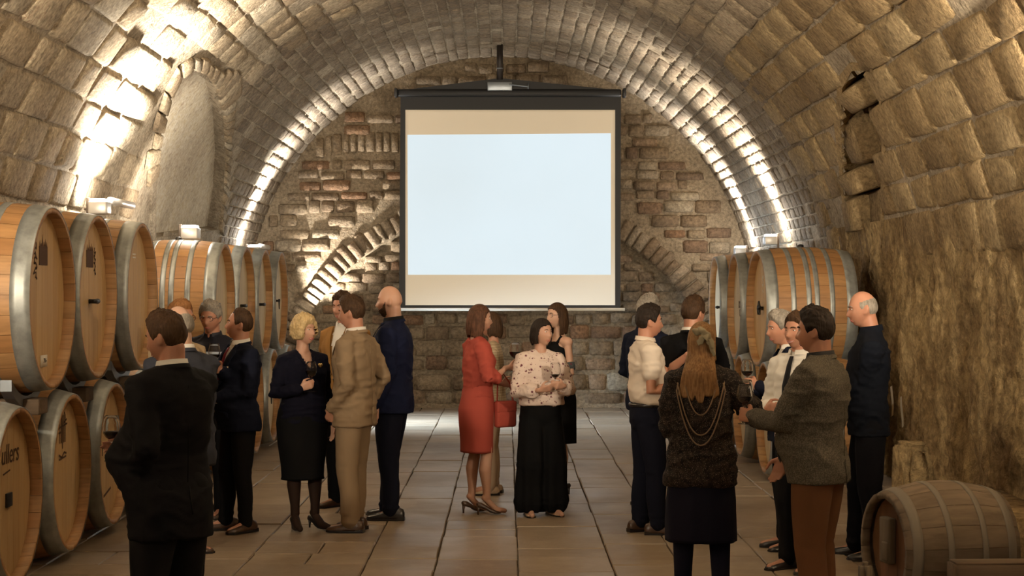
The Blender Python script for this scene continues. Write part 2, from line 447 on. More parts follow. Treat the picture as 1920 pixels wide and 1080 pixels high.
# voussoirs round the head of the left recess
def voussoirs():
    its = []; n = len(NICHE_L)
    cx = sum(p[0] for p in NICHE_L) / n; cy = sum(p[1] for p in NICHE_L) / n
    pts = []
    for i in range(1, n - 1):
        a, b = NICHE_L[i], NICHE_L[i + 1] if i + 1 < n else NICHE_L[0]
        L = math.hypot((b[0] - a[0]), (b[1] - a[1])); k = max(1, int(round(L / .26)))
        for q in range(k): pts.append(((a[0] + (b[0] - a[0]) * q / k, a[1] + (b[1] - a[1]) * q / k), (a[0] + (b[0] - a[0]) * (q + 1) / k, a[1] + (b[1] - a[1]) * (q + 1) / k)))
    for a, b in pts:
        def out(p, d):
            L = math.hypot(p[0] - cx, p[1] - cy); return (p[0] + (p[0] - cx) / L * d, p[1] + (p[1] - cy) / L * d)
        dd = rng.uniform(.22, .40)
        a2, b2 = out(a, dd), out(b, dd)
        def F(u, v, h):
            u = np.clip(u, -.1, 1.1); v_ = .06 + v * .88
            s = (a[0] * (1 - v_) + b[0] * v_) * (1 - u) + (a2[0] * (1 - v_) + b2[0] * v_) * u
            y = (a[1] * (1 - v_) + b[1] * v_) * (1 - u) + (a2[1] * (1 - v_) + b2[1] * v_) * u
            return vault(s, y, h + .03)
        v, f = stone(F, rng.uniform(.008, .02), rng); its.append((1, v, f, rng.uniform(.1, .9)))
    lay(wall_left, 'voussoir', its, M_VAULT, False, 'voussoirs')
voussoirs()

# ---- back wall
BW = YB - .02
def back_wall():
    xs = np.linspace(XC - RV - .05, XC + RV + .05, 90); zs = np.linspace(0, ZC + RV + .05, 64)
    X, Z = np.meshgrid(xs, zs, indexing='ij'); P = np.stack([X, np.full_like(X, BW), Z], -1)
    P[..., 1] -= .025 * fbm(P.reshape(-1, 3) * 3, 11).reshape(X.shape)
    # the blind arch field is set back
    ax, az, ar = -.05, -.4, 3.45
    setb = ((X - ax) ** 2 + (Z - az) ** 2 < ar ** 2) & (Z > 0.0)
    P[..., 1] += .14 * setb
    idx = np.arange(X.size).reshape(X.shape); f = np.stack([idx[:-1, :-1], idx[1:, :-1], idx[1:, 1:], idx[:-1, 1:]], -1).reshape(-1, 4)
    wb = structure('wall_back', P.reshape(-1, 3), f, M_RUBBLE_BED)
    r = random.Random(12); its = []
    z = .02
    while z < ZC + RV:
        low = z < 1.2
        hgt = r.uniform(.13, .22) if not low else r.uniform(.18, .3)
        x = XC - RV - r.uniform(0, .3)
        while x < XC + RV:
            ln = r.uniform(.16, .48) if not low else r.uniform(.25, .6)
            x0 = x; x += ln; xc, zc = x0 + ln / 2, z + hgt / 2
            if r.random() < .08: continue
            if max(math.hypot(px - XC, max(pz - ZC, 0)) for px in (x0, x) for pz in (z, z + hgt)) > RV - .03: continue
            d = math.hypot(xc - ax, zc - az); inn = d < ar
            if abs(d - ar - .17) < .2 + hgt * .4 and zc > .3 : continue
            if -2.95 < xc < -1.3 and 3.72 < zc < 4.15: continue
            if 1.35 < zc < 4.8 and -1.35 < xc < 1.5: continue    # behind the hanging screen
            sh = r.uniform(.6, 1.0); zo = z + r.uniform(0, .04); hh = hgt * r.uniform(.72, .96)
            yb = BW + (.14 if inn else 0)
            def F(a, b, h, x0=x0, ln=ln, zo=zo, hh=hh, yb=yb):
                return np.stack([x0 + .015 + (ln - .03) * a, yb - h, zo + hh * b], -1)
            v, f = stone(F, r.uniform(.03, .07), r, pull=.16, rough=.5); its.append((hgt * ln, v, f, r.random()))
        z += hgt
    lay(wb, 'stone', its, M_RUBBLE, False, 'small_stones')
    its = []
    k = 0; ang = math.degrees(math.asin((.4 + .2) / ar))
    while ang < 180 - 10:
        wv = r.uniform(1.5, 2.4); a0, a1 = math.radians(ang), math.radians(ang + wv); ang += wv + .35
        if 62 < ang < 115: continue
        dd = r.uniform(.26, .36)
        def F(a, b, h, a0=a0, a1=a1, dd=dd):
            th = a0 + (a1 - a0) * b; rr = ar + dd * a
            return np.stack([ax + rr * np.cos(th), BW - h - .015 + 0 * rr, az + rr * np.sin(th)], -1)
        v, f = stone(F, r.uniform(.03, .06), r); its.append((1, v, f, r.uniform(.3, .8)))
    x = -2.9
    while x < -1.3:
        ln = r.uniform(.08, .13); zz = 3.78 + .12 * (1 - ((x + 2.1) / .9) ** 2)
        def F(a, b, h, x=x, ln=ln, zz=zz):
            return np.stack([x + ln * a, BW - h + 0 * a, zz + .3 * b], -1)
        v, f = stone(F, r.uniform(.03, .05), r); its.append((1, v, f, r.uniform(.0, .4))); x += ln + .025
    lay(wb, 'voussoir', its, M_RUBBLE, True, 'voussoirs')
back_wall()
wf = structure('wall_front', np.array([(-4.2, YF, 0), (4.2, YF, 0), (4.2, YF, 5.5), (-4.2, YF, 5.5)]), np.array([(0, 1, 2, 3)]), M_MORTAR)

# ---- flagstone floor
def floor_():
    fl = structure('floor', np.array([(-4.1, YF, -.03), (4, YF, -.03), (4, YB + .1, -.03), (-4.1, YB + .1, -.03)]), np.array([(0, 1, 2, 3)]), M_BED)
    r = random.Random(5); its = []; x = -4.2
    while x < 3.9:
        ln = r.uniform(.40, .82); y = 8.2 - r.uniform(0, .8)
        while y < YB:
            dp = r.uniform(.45, 1.25)
            if y + dp > YB: dp = YB - y
            cells = [(x, y, ln, dp)]
            if ln > .7 and r.random() < .35:
                q = r.uniform(.4, .6) * ln; cells = [(x, y, q, dp), (x + q, y, ln - q, dp)]
            elif r.random() < .15:
                q = r.uniform(.35, .65) * dp; cells = [(x, y, ln, q), (x, y + q, ln, dp - q)]
            for (cx, cy, cl, cd) in cells:
                g = .004; z0 = r.uniform(-.004, .004); tx, ty = r.uniform(-.004, .004), r.uniform(-.004, .004)
                x0, x1, y0, y1 = cx + g, cx + cl - g, cy + g, cy + cd - g
                if y1 - y0 < .05: continue
                bv = .006
                j = lambda: r.uniform(-.005, .005)
                o = [(x0 + j(), y0 + j()), (x1 + j(), y0 + j()), (x1 + j(), y1 + j()), (x0 + j(), y1 + j())]
                def sub(k):
                    pts = []
                    for i in range(4):
                        a, b = o[i], o[(i + 1) % 4]; pts.append(a); pts.append(((a[0] + b[0]) / 2 + j() * .8, (a[1] + b[1]) / 2 + j() * .8))
                    cx_, cy_ = (x0 + x1) / 2, (y0 + y1) / 2
                    return [(px - math.copysign(min(k, abs(px - cx_)), px - cx_), py - math.copysign(min(k, abs(py - cy_)), py - cy_)) for px, py in pts]
                base = sub(0)
                ins = [(px - math.copysign(min(bv, abs(px - (x0 + x1) / 2)), px - (x0 + x1) / 2), py - math.copysign(min(bv, abs(py - (y0 + y1) / 2)), py - (y0 + y1) / 2)) for px, py in base]
                top = lambda px, py, d: (px, py, z0 + d + tx * (px - x0) + ty * (py - y0))
                v = np.array([top(px, py, -.05) for px, py in base] + [top(px, py, -.009) for px, py in base] + [top(px, py, 0) for px, py in ins])
                f = [(i, (i + 1) % 8, 8 + (i + 1) % 8, 8 + i) for i in range(8)] + [(8 + i, 8 + (i + 1) % 8, 16 + (i + 1) % 8, 16 + i) for i in range(8)] + [tuple(range(16, 24))]
                c = ((x0 + x1) / 2, (y0 + y1) / 2, 0)
                if in_frame(c, 150, 250): its.append(((x1 - x0) * (y1 - y0) / (cy + .1) ** 3, v, f, r.random()))
            y += dp
        x += ln
    its2 = []
    for a, v, f, tone in its:
        its2.append((a, v, f, tone))
    lay(fl, 'flagstone', its2, M_FLOOR, False, 'flagstones')
    for o in fl.children:
        o.data.polygons.foreach_set('use_smooth', [False] * len(o.data.polygons))
    return fl
floor_()

# ---------------------------------------------------------------- lamps of the cellar
M_LAMP = emit('lamp_glass', (1.0, .92, .78), 30)
M_LAMPW = emit('lamp_glass_warm', (1.0, .8, .52), 8)
M_FIX = plain('lamp_housing', (.09, .07, .055), .5, .4)
M_TUBE = plain('lamp_tube_housing', (.72, .7, .66), .35, .3)
def spot(name, loc, target, power, deg, col, blend=1.0, size=.04, parent=None):
    d = bpy.data.lights.new(name, 'SPOT'); d.energy = power; d.spot_size = math.radians(deg); d.spot_blend = blend; d.color = col; d.shadow_soft_size = size
    o = bpy.data.objects.new(name, d); C.objects.link(o); o.location = loc
    o.rotation_euler = (Vector(target) - Vector(loc)).to_track_quat('-Z', 'Y').to_euler()
    return o
def uplight(x, y, z, side, power, deg, col, label, aim=(0, 0, 0), tube=True, lens=None, glow=45):
    """wall bracket with a flood lamp that shines up along the vault; side -1 = left wall"""
    e = empty('wall_uplight', (x, y, z), 0, label, 'lamp')
    m = MB(); m.box((side * .10, 0, -.1), (.03, .05, .26), bev=.004); m.box((side * .05, 0, -.17), (.14, .04, .03), bev=.004)
    m.build('bracket', M_FIX, e)
    m = MB(); m.box((0, 0, -.06), (.16, .2, .11), bev=.012); m.build('lamp_body', M_TUBE, e)
    m = MB(); m.box((0, 0, .0), (.13, .17, .04), bev=.01); m.build('lens', lens or M_LAMP, e)
    if tube:
        m = MB(); m.tube([(.06, .14, .01), (.06, 1.05, .01)], .035, 12); m.build('tube', M_TUBE, e)
    spot('uplight_beam', (x - side * .05, y, z + .05), (x - side * (.55 + aim[0]), y + aim[1], z + 3 + aim[2]), power, deg, col, size=.11)
    d = bpy.data.lights.new('uplight_glow', 'POINT'); d.energy = glow; d.color = col; d.shadow_soft_size = .05
    o = bpy.data.objects.new('uplight_glow', d); C.objects.link(o); o.location = (x + side * .04, y, z + .12)
    return e
# left wall lamp above the front stack, lamps on both sides near the end wall, one on the right wall
uplight(-3.58, 15.5, 2.60, -1, 2300, 140, SOFT, 'bright lamp on left wall above the front barrel stack')
uplight(-3.60, 25.1, 2.42, -1, 1900, 80, WHITE, 'small wall lamp behind the far left barrels')
uplight(3.40, 25.7, 2.42, 1, 1900, 74, WHITE, 'wall lamp at foot of the lit arch on the right', tube=False)
uplight(3.38, 22.6, 2.50, 1, 1700, 90, SOFT, 'wall lamp above the nearest right hand barrel', tube=False)
uplight(-3.05, 17.0, 2.42, -1, 330, 110, SOFT, 'small lamp above far left cask whose side shows', aim=(-1.75, 3.2, -2.2), tube=False, glow=12)
# unseen wall lamps of the same kind, added near the viewer for ambient light
uplight(-3.62, 6.5, 2.60, -1, 2900, 140, WARM, 'added unseen wall lamp low on the left nearer the entrance', aim=(0, 4.5, 0), lens=M_LAMPW)
uplight(3.42, 8.5, 2.60, 1, 2900, 140, WARM, 'added unseen wall lamp on the right nearer the entrance', aim=(0, 4.0, 0), lens=M_LAMPW)
uplight(-3.62, 0.5, 2.60, -1, 1600, 130, WARM, 'added unseen left wall lamp beside the viewer', lens=M_LAMPW)
uplight(3.42, 0.5, 2.60, 1, 1600, 130, WARM, 'added unseen right wall lamp beside the viewer', lens=M_LAMPW)
# floor lamp that washes the blind arch of the end wall
def ground_lamp(x, y, z, tgt, power, label):
    e = empty('floor_uplight', (x, y, 0), 0, label, 'lamp')
    m = MB(); m.tube([(0, 0, 0), (0, 0, z - .1)], .025, 8); m.box((0, 0, .01), (.26, .26, .02), bev=.004); m.build('stand', M_FIX, e)
    m = MB(); m.box((0, 0, z - .07), (.2, .16, .12), bev=.012); m.build('lamp_body', M_FIX, e)
    m = MB(); m.box((0, 0, z), (.16, .12, .02), bev=.004); m.build('lens', M_LAMP, e)
    spot('floor_beam', (x, y, z + .04), tgt, power, 80, WHITE)
ground_lamp(-2.98, 26.45, 1.36, (-2.45, 26.9, 2.6), 700, 'lamp on stand lighting the blind arch of end wall')

# unseen pendant lamps added above the frame to light the near guests
def pendant(x, y, z, power, label):
    e = empty('added_fill_pendant', (x, y, z), 0, label, 'lamp')
    m = MB(); m.tube([(0, 0, .12), (0, 0, ZC + math.sqrt(RV ** 2 - (x - XC) ** 2) - z)], .008, 6); m.build('cord', M_BLACK, e)
    m = MB(); m.lathe([(.02, .14), (.05, .12), (.17, 0), (.16, 0), (.04, .1)], 20); m.build('shade', M_FIX, e)
    m = MB(); m.lathe([(.001, .09), (.04, .06), (.05, .02), (.035, -.02), (.001, -.035)], 14); m.build('bulb', M_LAMPW, e)
    d = bpy.data.lights.new('pendant_fill_light', 'POINT'); d.energy = power; d.color = WARM; d.shadow_soft_size = .12
    o = bpy.data.objects.new('pendant_fill_light', d); C.objects.link(o); o.location = (x, y, z - .06)
pendant(-.1, 3.5, 4.3, 60, 'added unseen pendant lamp with dark metal shade behind the viewer')
pendant(-.1, 11.0, 4.55, 70, 'added unseen pendant lamp with dark metal shade above the near guests')
# ---------------------------------------------------------------- barrels
NST = 30
def barrel_meshes(Rr, Rb, L):
    R = lambda u: Rb - (Rb - Rr) * u * u
    ms = {}
    us = np.linspace(-1, 1, 9); da = 2 * PI / NST
    v = []; f = []
    for u in us:
        x = (u - 1) / 2 * L
        for dr, t in ((0, -.49), (.004, 0), (0, .49)):
            rr = R(u) + dr - .002; v.append((x, rr * math.cos(da * t), rr * math.sin(da * t)))
    for i in range(8):
        for j in range(2): f.append((i * 3 + j, (i + 1) * 3 + j, (i + 1) * 3 + j + 1, i * 3 + j + 1))
    # inner side and chime ends
    n0 = len(v)
    for u in (-1, -.8, .8, 1):
        x = (u - 1) / 2 * L
        th = .03 if abs(u) > .9 else .042
        for t in (-.49, .49): v.append((x, (R(u) - th) * math.cos(da * t), (R(u) - th) * math.sin(da * t)))
    f += [(n0, n0 + 1, n0 + 3, n0 + 2), (n0 + 4, n0 + 5, n0 + 7, n0 + 6), (24, 25, 26, n0 + 7, n0 + 6), (2, 1, 0, n0, n0 + 1)]
    v = [(a, c, b) for a, b, c in v]
    ms['stave'] = mesh('stave', v, f, True)
    # hoops
    def hoop(a, b, th=.0035, n=56):
        m = MB(); ua, ub = 1 - 2 * a / L, 1 - 2 * b / L
        pr = []
        for k in range(4):
            u = ua + (ub - ua) * k / 3; pr.append((R(u) + th, (u - 1) / 2 * L))
        pr = [(R(ua) - .001, (ua - 1) / 2 * L)] + pr + [(R(ub) - .001, (ub - 1) / 2 * L)]
        m.lathe(pr, n, 'x'); 
        rv = Vector((ua * L / 2 - L / 2, 0, 0))
        o = mesh('hoop', m.v, m.f, True); return o
    ms['hoops'] = [hoop(-.002, .115), hoop(.235, .285), hoop(.385, .435), hoop(L - .435, L - .385), hoop(L - .285, L - .235), hoop(L - .115, L + .002)]
    # head boards: upright boards cut to the circle
    Rh = Rr - .028; x0 = -.075
    edges = np.linspace(-Rh, Rh, 9); ms['boards'] = []
    for a, b in zip(edges[:-1], edges[1:]):
        a += .0015; b -= .0015
        ys = np.linspace(a, b, 4); top = [(y, math.sqrt(max(0, Rh * Rh - y * y))) for y in ys]
        poly = top + [(y, -z) for y, z in reversed(top)]
        n = len(poly); vv = [(x0, y, z) for y, z in poly] + [(x0 - .03, y, z) for y, z in poly]
        inn = [(x0 + .002, y + (.003 if y < (a + b) / 2 else -.003), z * .996) for y, z in poly]
        vv = inn + vv
        ff = [tuple(range(n - 1, -1, -1))] + [(i, (i + 1) % n, n + (i + 1) % n, n + i) for i in range(n)] + [(n + i, n + (i + 1) % n, 2 * n + (i + 1) % n, 2 * n + i) for i in range(n)]
        me = mesh('head_board', vv, ff, False); ms['boards'].append(me)
    m = MB(); m.lathe([(.0005, -L + .07), (Rh, -L + .07), (Rh, -L + .04)], 32, 'x'); ms['rear'] = mesh('rear_head', m.v, m.f, True)
    m = MB(); m.lathe([(.032, 0), (.03, .022), (.012, .03), (.001, .03)], 14); ms['bung'] = mesh('bung', m.v, m.f, True)
    return ms
MAT_ORDER = dict(stave=M_STAVE)
def fix_normals(me):
    bm = bmesh.new(); bm.from_mesh(me); bmesh.ops.recalc_face_normals(bm, faces=bm.faces[:]); bm.to_mesh(me); bm.free()
def barrel_proto(Rr, Rb, L):
    ms = barrel_meshes(Rr, Rb, L)
    for k in ('stave', 'rear', 'bung'): fix_normals(ms[k])
    for k in ms['hoops'] + ms['boards']: fix_normals(k)
    return ms, Rr, Rb, L
BIG = barrel_proto(.575, .613, .90)
LOW = barrel_proto(.525, .595, .90)
M_HEADW = wood_mat('oak_head_pale', [(0, (.55, .45, .28)), (.5, (.6, .49, .31)), (1, (.5, .4, .24))], grain=(40, 40, 2.2), amt=.2, dark=(.4, .28, .15), rough=.6)
M_STAVEY = wood_mat('oak_stave_golden', [(0, (.5, .31, .13)), (.3, (.56, .37, .17)), (.6, (.46, .26, .1)), (.85, (.6, .42, .22)), (1, (.42, .22, .08))], grain=(2.5, 30, 30))

def barrel(P, x, y, z, side, label, group, tap=None, brand=None, head=M_HEAD, stave=M_STAVE, turn=0.0, back=False):
    """oak cask lying with its head towards the aisle; side -1 stands at the left wall"""
    ms, Rr, Rb, L = P
    e = empty('wine_barrel', (x, y, z), (0 if side < 0 else PI) + turn, label, 'barrel', group)
    r = random.Random(int(y * 100 + z * 1000 + side)); roll = r.uniform(0, .3)
    for k in range(NST):
        link('stave', ms['stave'], stave, e, rot=(roll + 2 * PI * k / NST, 0, 0))
    for h in ms['hoops']: link('hoop', h, M_HOOP, e)
    for b in ms['boards']: link('head_board', b, None, e)
    for o in e.children:
        if o.name.startswith('head_board'):
            if not o.data.materials: o.data.materials.append(head)
            o.material_slots[0].link = 'OBJECT'; o.material_slots[0].material = head
        if o.name.startswith('stave'):
            o.material_slots[0].link = 'OBJECT'; o.material_slots[0].material = stave
    link('rear_head', ms['rear'], M_HEAD, e)
    link('bung', ms['bung'], M_BLACK, e, loc=(-L / 2, 0, Rb))
    xf = -.073
    if tap == 'lever':
        m = MB(); m.tube([(xf, 0, 0), (xf + .05, 0, 0)], .016, 10); m.tube([(xf + .045, -.05, .0), (xf + .045, .075, .0)], [.014, .02], 8); m.build('tap', M_BLACK, e, loc=(0, 0, -.03))
    elif tap == 'star':
        m = MB(); m.tube([(xf, 0, 0), (xf + .05, 0, 0)], .02, 10)
        for k in range(5):
            q = 2 * PI * k / 5 + .3; m.tube([(xf + .045, 0, 0), (xf + .045, .075 * math.cos(q), .075 * math.sin(q))], [.022, .008], 6)
        m.build('tap', M_BLACK, e, loc=(0, 0, .0))
    elif tap == 'square':
        m = MB(); m.box((xf + .008, 0, 0), (.016, .11, .085), bev=.004); m.build('tap', M_BLACK, e, loc=(0, 0, -.03))
    elif tap == 'pin':
        m = MB(); m.tube([(xf, 0, 0), (xf + .05, 0, 0)], .014, 8); m.tube([(xf + .04, 0, .02), (xf + .04, 0, -.1)], [.012, .006], 6); m.build('tap', M_BLACK, e)
    if brand: brand(e, xf + .0025)
    return e

def strokes(e, name, paths, w, mat, x, th=.0015):
    """flat burnt or printed strokes on the head: paths of (y, z)"""
    m = MB()
    for p in paths:
        for (y0, z0), (y1, z1) in zip(p[:-1], p[1:]):
            d = Vector((0, y1 - y0, z1 - z0)); L = d.length
            if L < 1e-5: continue
            nrm = Vector((0, -d.z, d.y)) / L * w / 2; ex = d / L * w * .25
            a = Vector((x, y0, z0)) - ex; b = Vector((x, y1, z1)) + ex; o = Vector((th, 0, 0))
            m.add([a - nrm, b - nrm, b + nrm, a + nrm, a - nrm + o, b - nrm + o, b + nrm + o, a + nrm + o], [(4, 5, 6, 7), (0, 1, 5, 4), (1, 2, 6, 5), (2, 3, 7, 6), (3, 0, 4, 7)])
    return m.build(name, mat, e, smooth=False)
def text(e, name, s, size, mat, loc, rot, font_shear=0.0):
    cu = bpy.data.curves.new(name, 'FONT'); cu.body = s; cu.size = size; cu.align_x = 'CENTER'; cu.align_y = 'CENTER'; cu.extrude = .0008; cu.shear = font_shear
    t = bpy.data.objects.new(name, cu); C.objects.link(t); bpy.context.view_layer.update(); me = bpy.data.meshes.new_from_object(t); bpy.data.objects.remove(t); me.materials.clear()
    return link(name, me, mat, e, loc=loc, rot=rot)
FACE = (PI / 2, 0, PI / 2)     # lettering upright on a head that faces +x
def skyline(y0, z0, wd, ht):
    return [[(y0 - wd / 2, z0 + ht * (k / 9 - .5)), (y0 + wd / 2, z0 + ht * (k / 9 - .5))] for k in range(10)]
def brand_castle(script):
    def f(e, x):
        m = MB(); m.box((x, .02, .27), (.002, .2, .12)); 
        for yy, hh in ((-.06, .04), (-.03, .02), (.0, .075), (.035, .03), (.07, .05), (.1, .03)):
            m.add([(x, yy - .012, .33), (x, yy + .012, .33), (x, yy, .33 + hh), (x + .001, yy - .012, .33), (x + .001, yy + .012, .33), (x + .001, yy, .33 + hh)], [(3, 4, 5), (0, 1, 4, 3), (1, 2, 5, 4), (2, 0, 3, 5)])
        m.build('brand_mark', M_BURN, e, smooth=False)
        if script < 0:
            pts = [(-.17 + .03 * math.sin(t * 2.1) + .012 * math.sin(t * 5), .12 + t * .021 + .012 * math.cos(t * 4.2)) for t in np.linspace(0, 11, 70)]
        else:
            pts = [(.17 + .02 * math.sin(t * 2.3) + .01 * math.sin(t * 5), .16 + t * .017 + .01 * math.cos(t * 4.2)) for t in np.linspace(0, 11, 60)]
        strokes(e, 'script_mark', [pts], .009, M_BURN, x)
    return f
def brand_sticker(e, x):
    brand_castle(-1)(e, x)
    m = MB(); m.box((x, .03, -.40), (.003, .16, .075)); m.build('sticker', M_LABEL, e, rot=(.0, 0, 0))
    strokes(e, 'sticker_number', [[(.02, -.385), (.035, -.385), (.03, -.4), (.02, -.41)], [(.045, -.385), (.055, -.41)], [(.07, -.385), (.07, -.405), (.085, -.4)]], .006, M_INK, x + .002)
def brand_white(e, x):
    strokes(e, 'white_stencil', [[(-.06, .33), (.05, .33)], [(-.06, .305), (.05, .305)]], .012, M_LABEL, x)
def brand_letters(e, x):
    text(e, 'brand_lettering', 'ullers', .17, M_BURN, (x, .05, .24), FACE, .15)
    strokes(e, 'brand_underline', [[(-.1, .13), (.04, .145)]], .01, M_BURN, x)
def brand_crest(e, x):
    ps = [[(-.07, .2), (-.07, .38), (-.05, .4)], [(.0, .16), (.0, .42)], [(.07, .2), (.07, .38), (.05, .4)], [(-.11, .3), (.12, .32)], [(-.1, .27), (-.04, .27)], [(.03, .33), (.11, .35)], [(-.09, .12), (-.02, .1), (.04, .13), (.1, .12)], [(-.09, .09), (.09, .1)], [(-.03, .2), (-.03, .4)], [(.035, .2), (.035, .38)]]
    strokes(e, 'brand_mark', ps, .012, M_BURN, x)
def brand_s(e, x):
    strokes(e, 'white_stencil', [[(.03, .3), (-.0, .33), (-.03, .3), (.02, .26), (-.0, .22), (-.03, .24)], [(-.02, .18), (.02, .16)]], .014, M_LABEL, x)
def brand_ring(e, x):
    c = [(.04 * math.cos(t), -.0 + .035 * math.sin(t)) for t in np.linspace(0, 2 * PI, 14)]
    strokes(e, 'brand_mark', [[(a - .07, b + .02) for a, b in c], [(a + .02, b + .02) for a, b in c], [(a, b - .07) for a, b in c]], .012, M_BURN, x)
def brand_slot(e, x):
    strokes(e, 'head_slot', [[(-.13, .06), (-.13, .0)], [(-.08, -.31), (.14, -.27)]], .018, M_BURN, x)

GU, GL = 'large casks of the upper row on the left', 'casks standing on the floor on the left'
XL = -2.93
ZL, ZU = .597, 1.775
NL = barrel(LOW, XL, 9.4, ZL, -1, 'cask at floor level hidden beyond the left edge, first of the lower row', GL, 'square')
barrel(LOW, XL, 10.6, ZL, -1, 'lower cask with burnt lettering and dark square tap, cut by left edge', GL, 'square', brand_letters)
barrel(LOW, XL, 11.9, ZL, -1, 'lower left cask with a burnt crest on its head', GL, None, brand_crest)
barrel(LOW, XL, 13.2, ZL, -1, 'lower left cask behind the wine glass held out over its head', GL, None, brand_slot)
barrel(LOW, XL, 14.6, ZL, -1, 'lower left cask half hidden behind the foreground man in black suit', GL, 'pin')
barrel(BIG, XL + .05, 11.2, ZU, -1, 'upper cask with castle brand, script and small white sticker', GU, None, brand_sticker)
barrel(BIG, XL + .05, 12.45, ZU, -1, 'upper left cask with castle brand and black lever tap', GU, 'lever', brand_castle(1))
barrel(BIG, XL + .05, 13.95, ZU, -1, 'upper left cask with white stencil and no tap', GU, None, brand_white)
GF = 'far casks on the left'
for k, (y, lab) in enumerate(((16.8, 'far left upper cask with its whole side showing'), (18.2, 'second far left upper cask, partly behind the one with side showing'), (19.6, 'third far left upper cask, black tap on pale head'), (21.0, 'last far left upper cask nearest the end wall'))):
    barrel(BIG, -2.68, y, 1.68, -1, lab, GF, ('square', 'lever', 'lever', 'pin')[k], head=M_HEADW, stave=M_STAVE)
for k, (y, lab) in enumerate(((17.5, 'far left floor cask hidden behind the man in navy suit'), (18.9, 'far left floor cask beside the navy suit man'), (20.3, 'far left floor cask with pale head between two guests'), (21.7, 'last far left floor cask by the lit floor patch'))):
    barrel(LOW, -2.68, y, ZL, -1, lab, GF, 'pin', head=M_HEADW)
GR = 'casks on the right'
barrel(BIG, 2.5, 17.65, 1.63, 1, 'upper right cask with star tap and whole hooped side showing', GR, 'star', brand_s, head=M_HEAD, stave=M_STAVE, turn=.04)
barrel(BIG, 2.5, 19.4, 1.63, 1, 'upper right middle cask with ring shaped brand', GR, None, brand_ring, head=M_HEADW)
barrel(BIG, 2.5, 21.2, 1.63, 1, 'upper right cask farthest back with black lever tap', GR, 'lever', None, head=M_HEADW)
barrel(LOW, 2.45, 16.8, ZL, 1, 'right floor cask nearest, behind the held glasses', GR, None, None, head=M_HEADW)
barrel(LOW, 2.45, 18.55, ZL, 1, 'right floor cask with blue grey hoop beside the long haired woman', GR, None, None, head=M_HEADW)
barrel(LOW, 2.45, 20.3, ZL, 1, 'right floor cask at the back of its row', GR, None, None, head=M_HEADW)

# cradles that carry the upper rows: a steel bed of two saddles and a bearer in each gap
def cradle(x, y, z, side, top, label, group):
    e = empty('barrel_cradle', (x, y, z), 0 if side < 0 else PI, label, 'cradle', group)
    for xx in (-.2, -.73):
        m = MB(); pts = []
        R0 = .62
        for k in range(9):
            a = math.radians(-90 + (k - 4) * 9); pts.append((R0 * math.cos(a), top - z + R0 * math.sin(a)))
        lo = [(p[0] * 1.0, max(-.02, p[1] - .07)) for p in pts]
        for q, sx in ((0, -.03), (1, .03)):
            pass
        n = len(pts); vv = []
        for sx in (-.035, .035):
            vv += [(xx + sx, p[0], p[1]) for p in pts] + [(xx + sx, p[0], p[1]) for p in lo]
        ff = []
        for i in range(n - 1):
            ff += [(i, i + 1, n + i + 1, n + i), (2 * n + i, 3 * n + i, 3 * n + i + 1, 2 * n + i + 1), (i, 2 * n + i, 2 * n + i + 1, i + 1), (n + i, n + i + 1, 3 * n + i + 1, 3 * n + i)]
        ff += [(0, n, 3 * n, 2 * n), (n - 1, 3 * n - 1, 4 * n - 1, 2 * n - 1)]
        m.add(vv, ff); o = m.build('saddle', M_STEEL, e, smooth=False)
    m = MB(); m.box((-.465, 0, .03), (.8, .22, .1), bev=.008); m.build('bearer', M_TIMBER, e)
    return e
for y, w_ in ((11.2, 'first'), (12.45, 'second'), (13.95, 'third')): cradle(XL + .05, y, 1.06, -1, ZU, 'dark cradle under the %s upper cask of the front left stack' % w_, 'cradles of the left stack')
for y, w_ in ((16.8, 'cask with its side showing at far left'), (18.2, 'second far left upper cask'), (19.6, 'third far left upper cask'), (21.0, 'last far left upper cask')): cradle(-2.68, y, 1.0, -1, 1.68, 'steel cradle under the ' + w_, 'cradles of the far left stack')
for y, w_ in ((17.65, 'right cask with star tap'), (19.4, 'right middle cask with ring brand'), (21.2, 'farthest right upper cask')): cradle(2.5, y, .98, 1, 1.63, 'steel cradle under the ' + w_, 'cradles of the right stack')

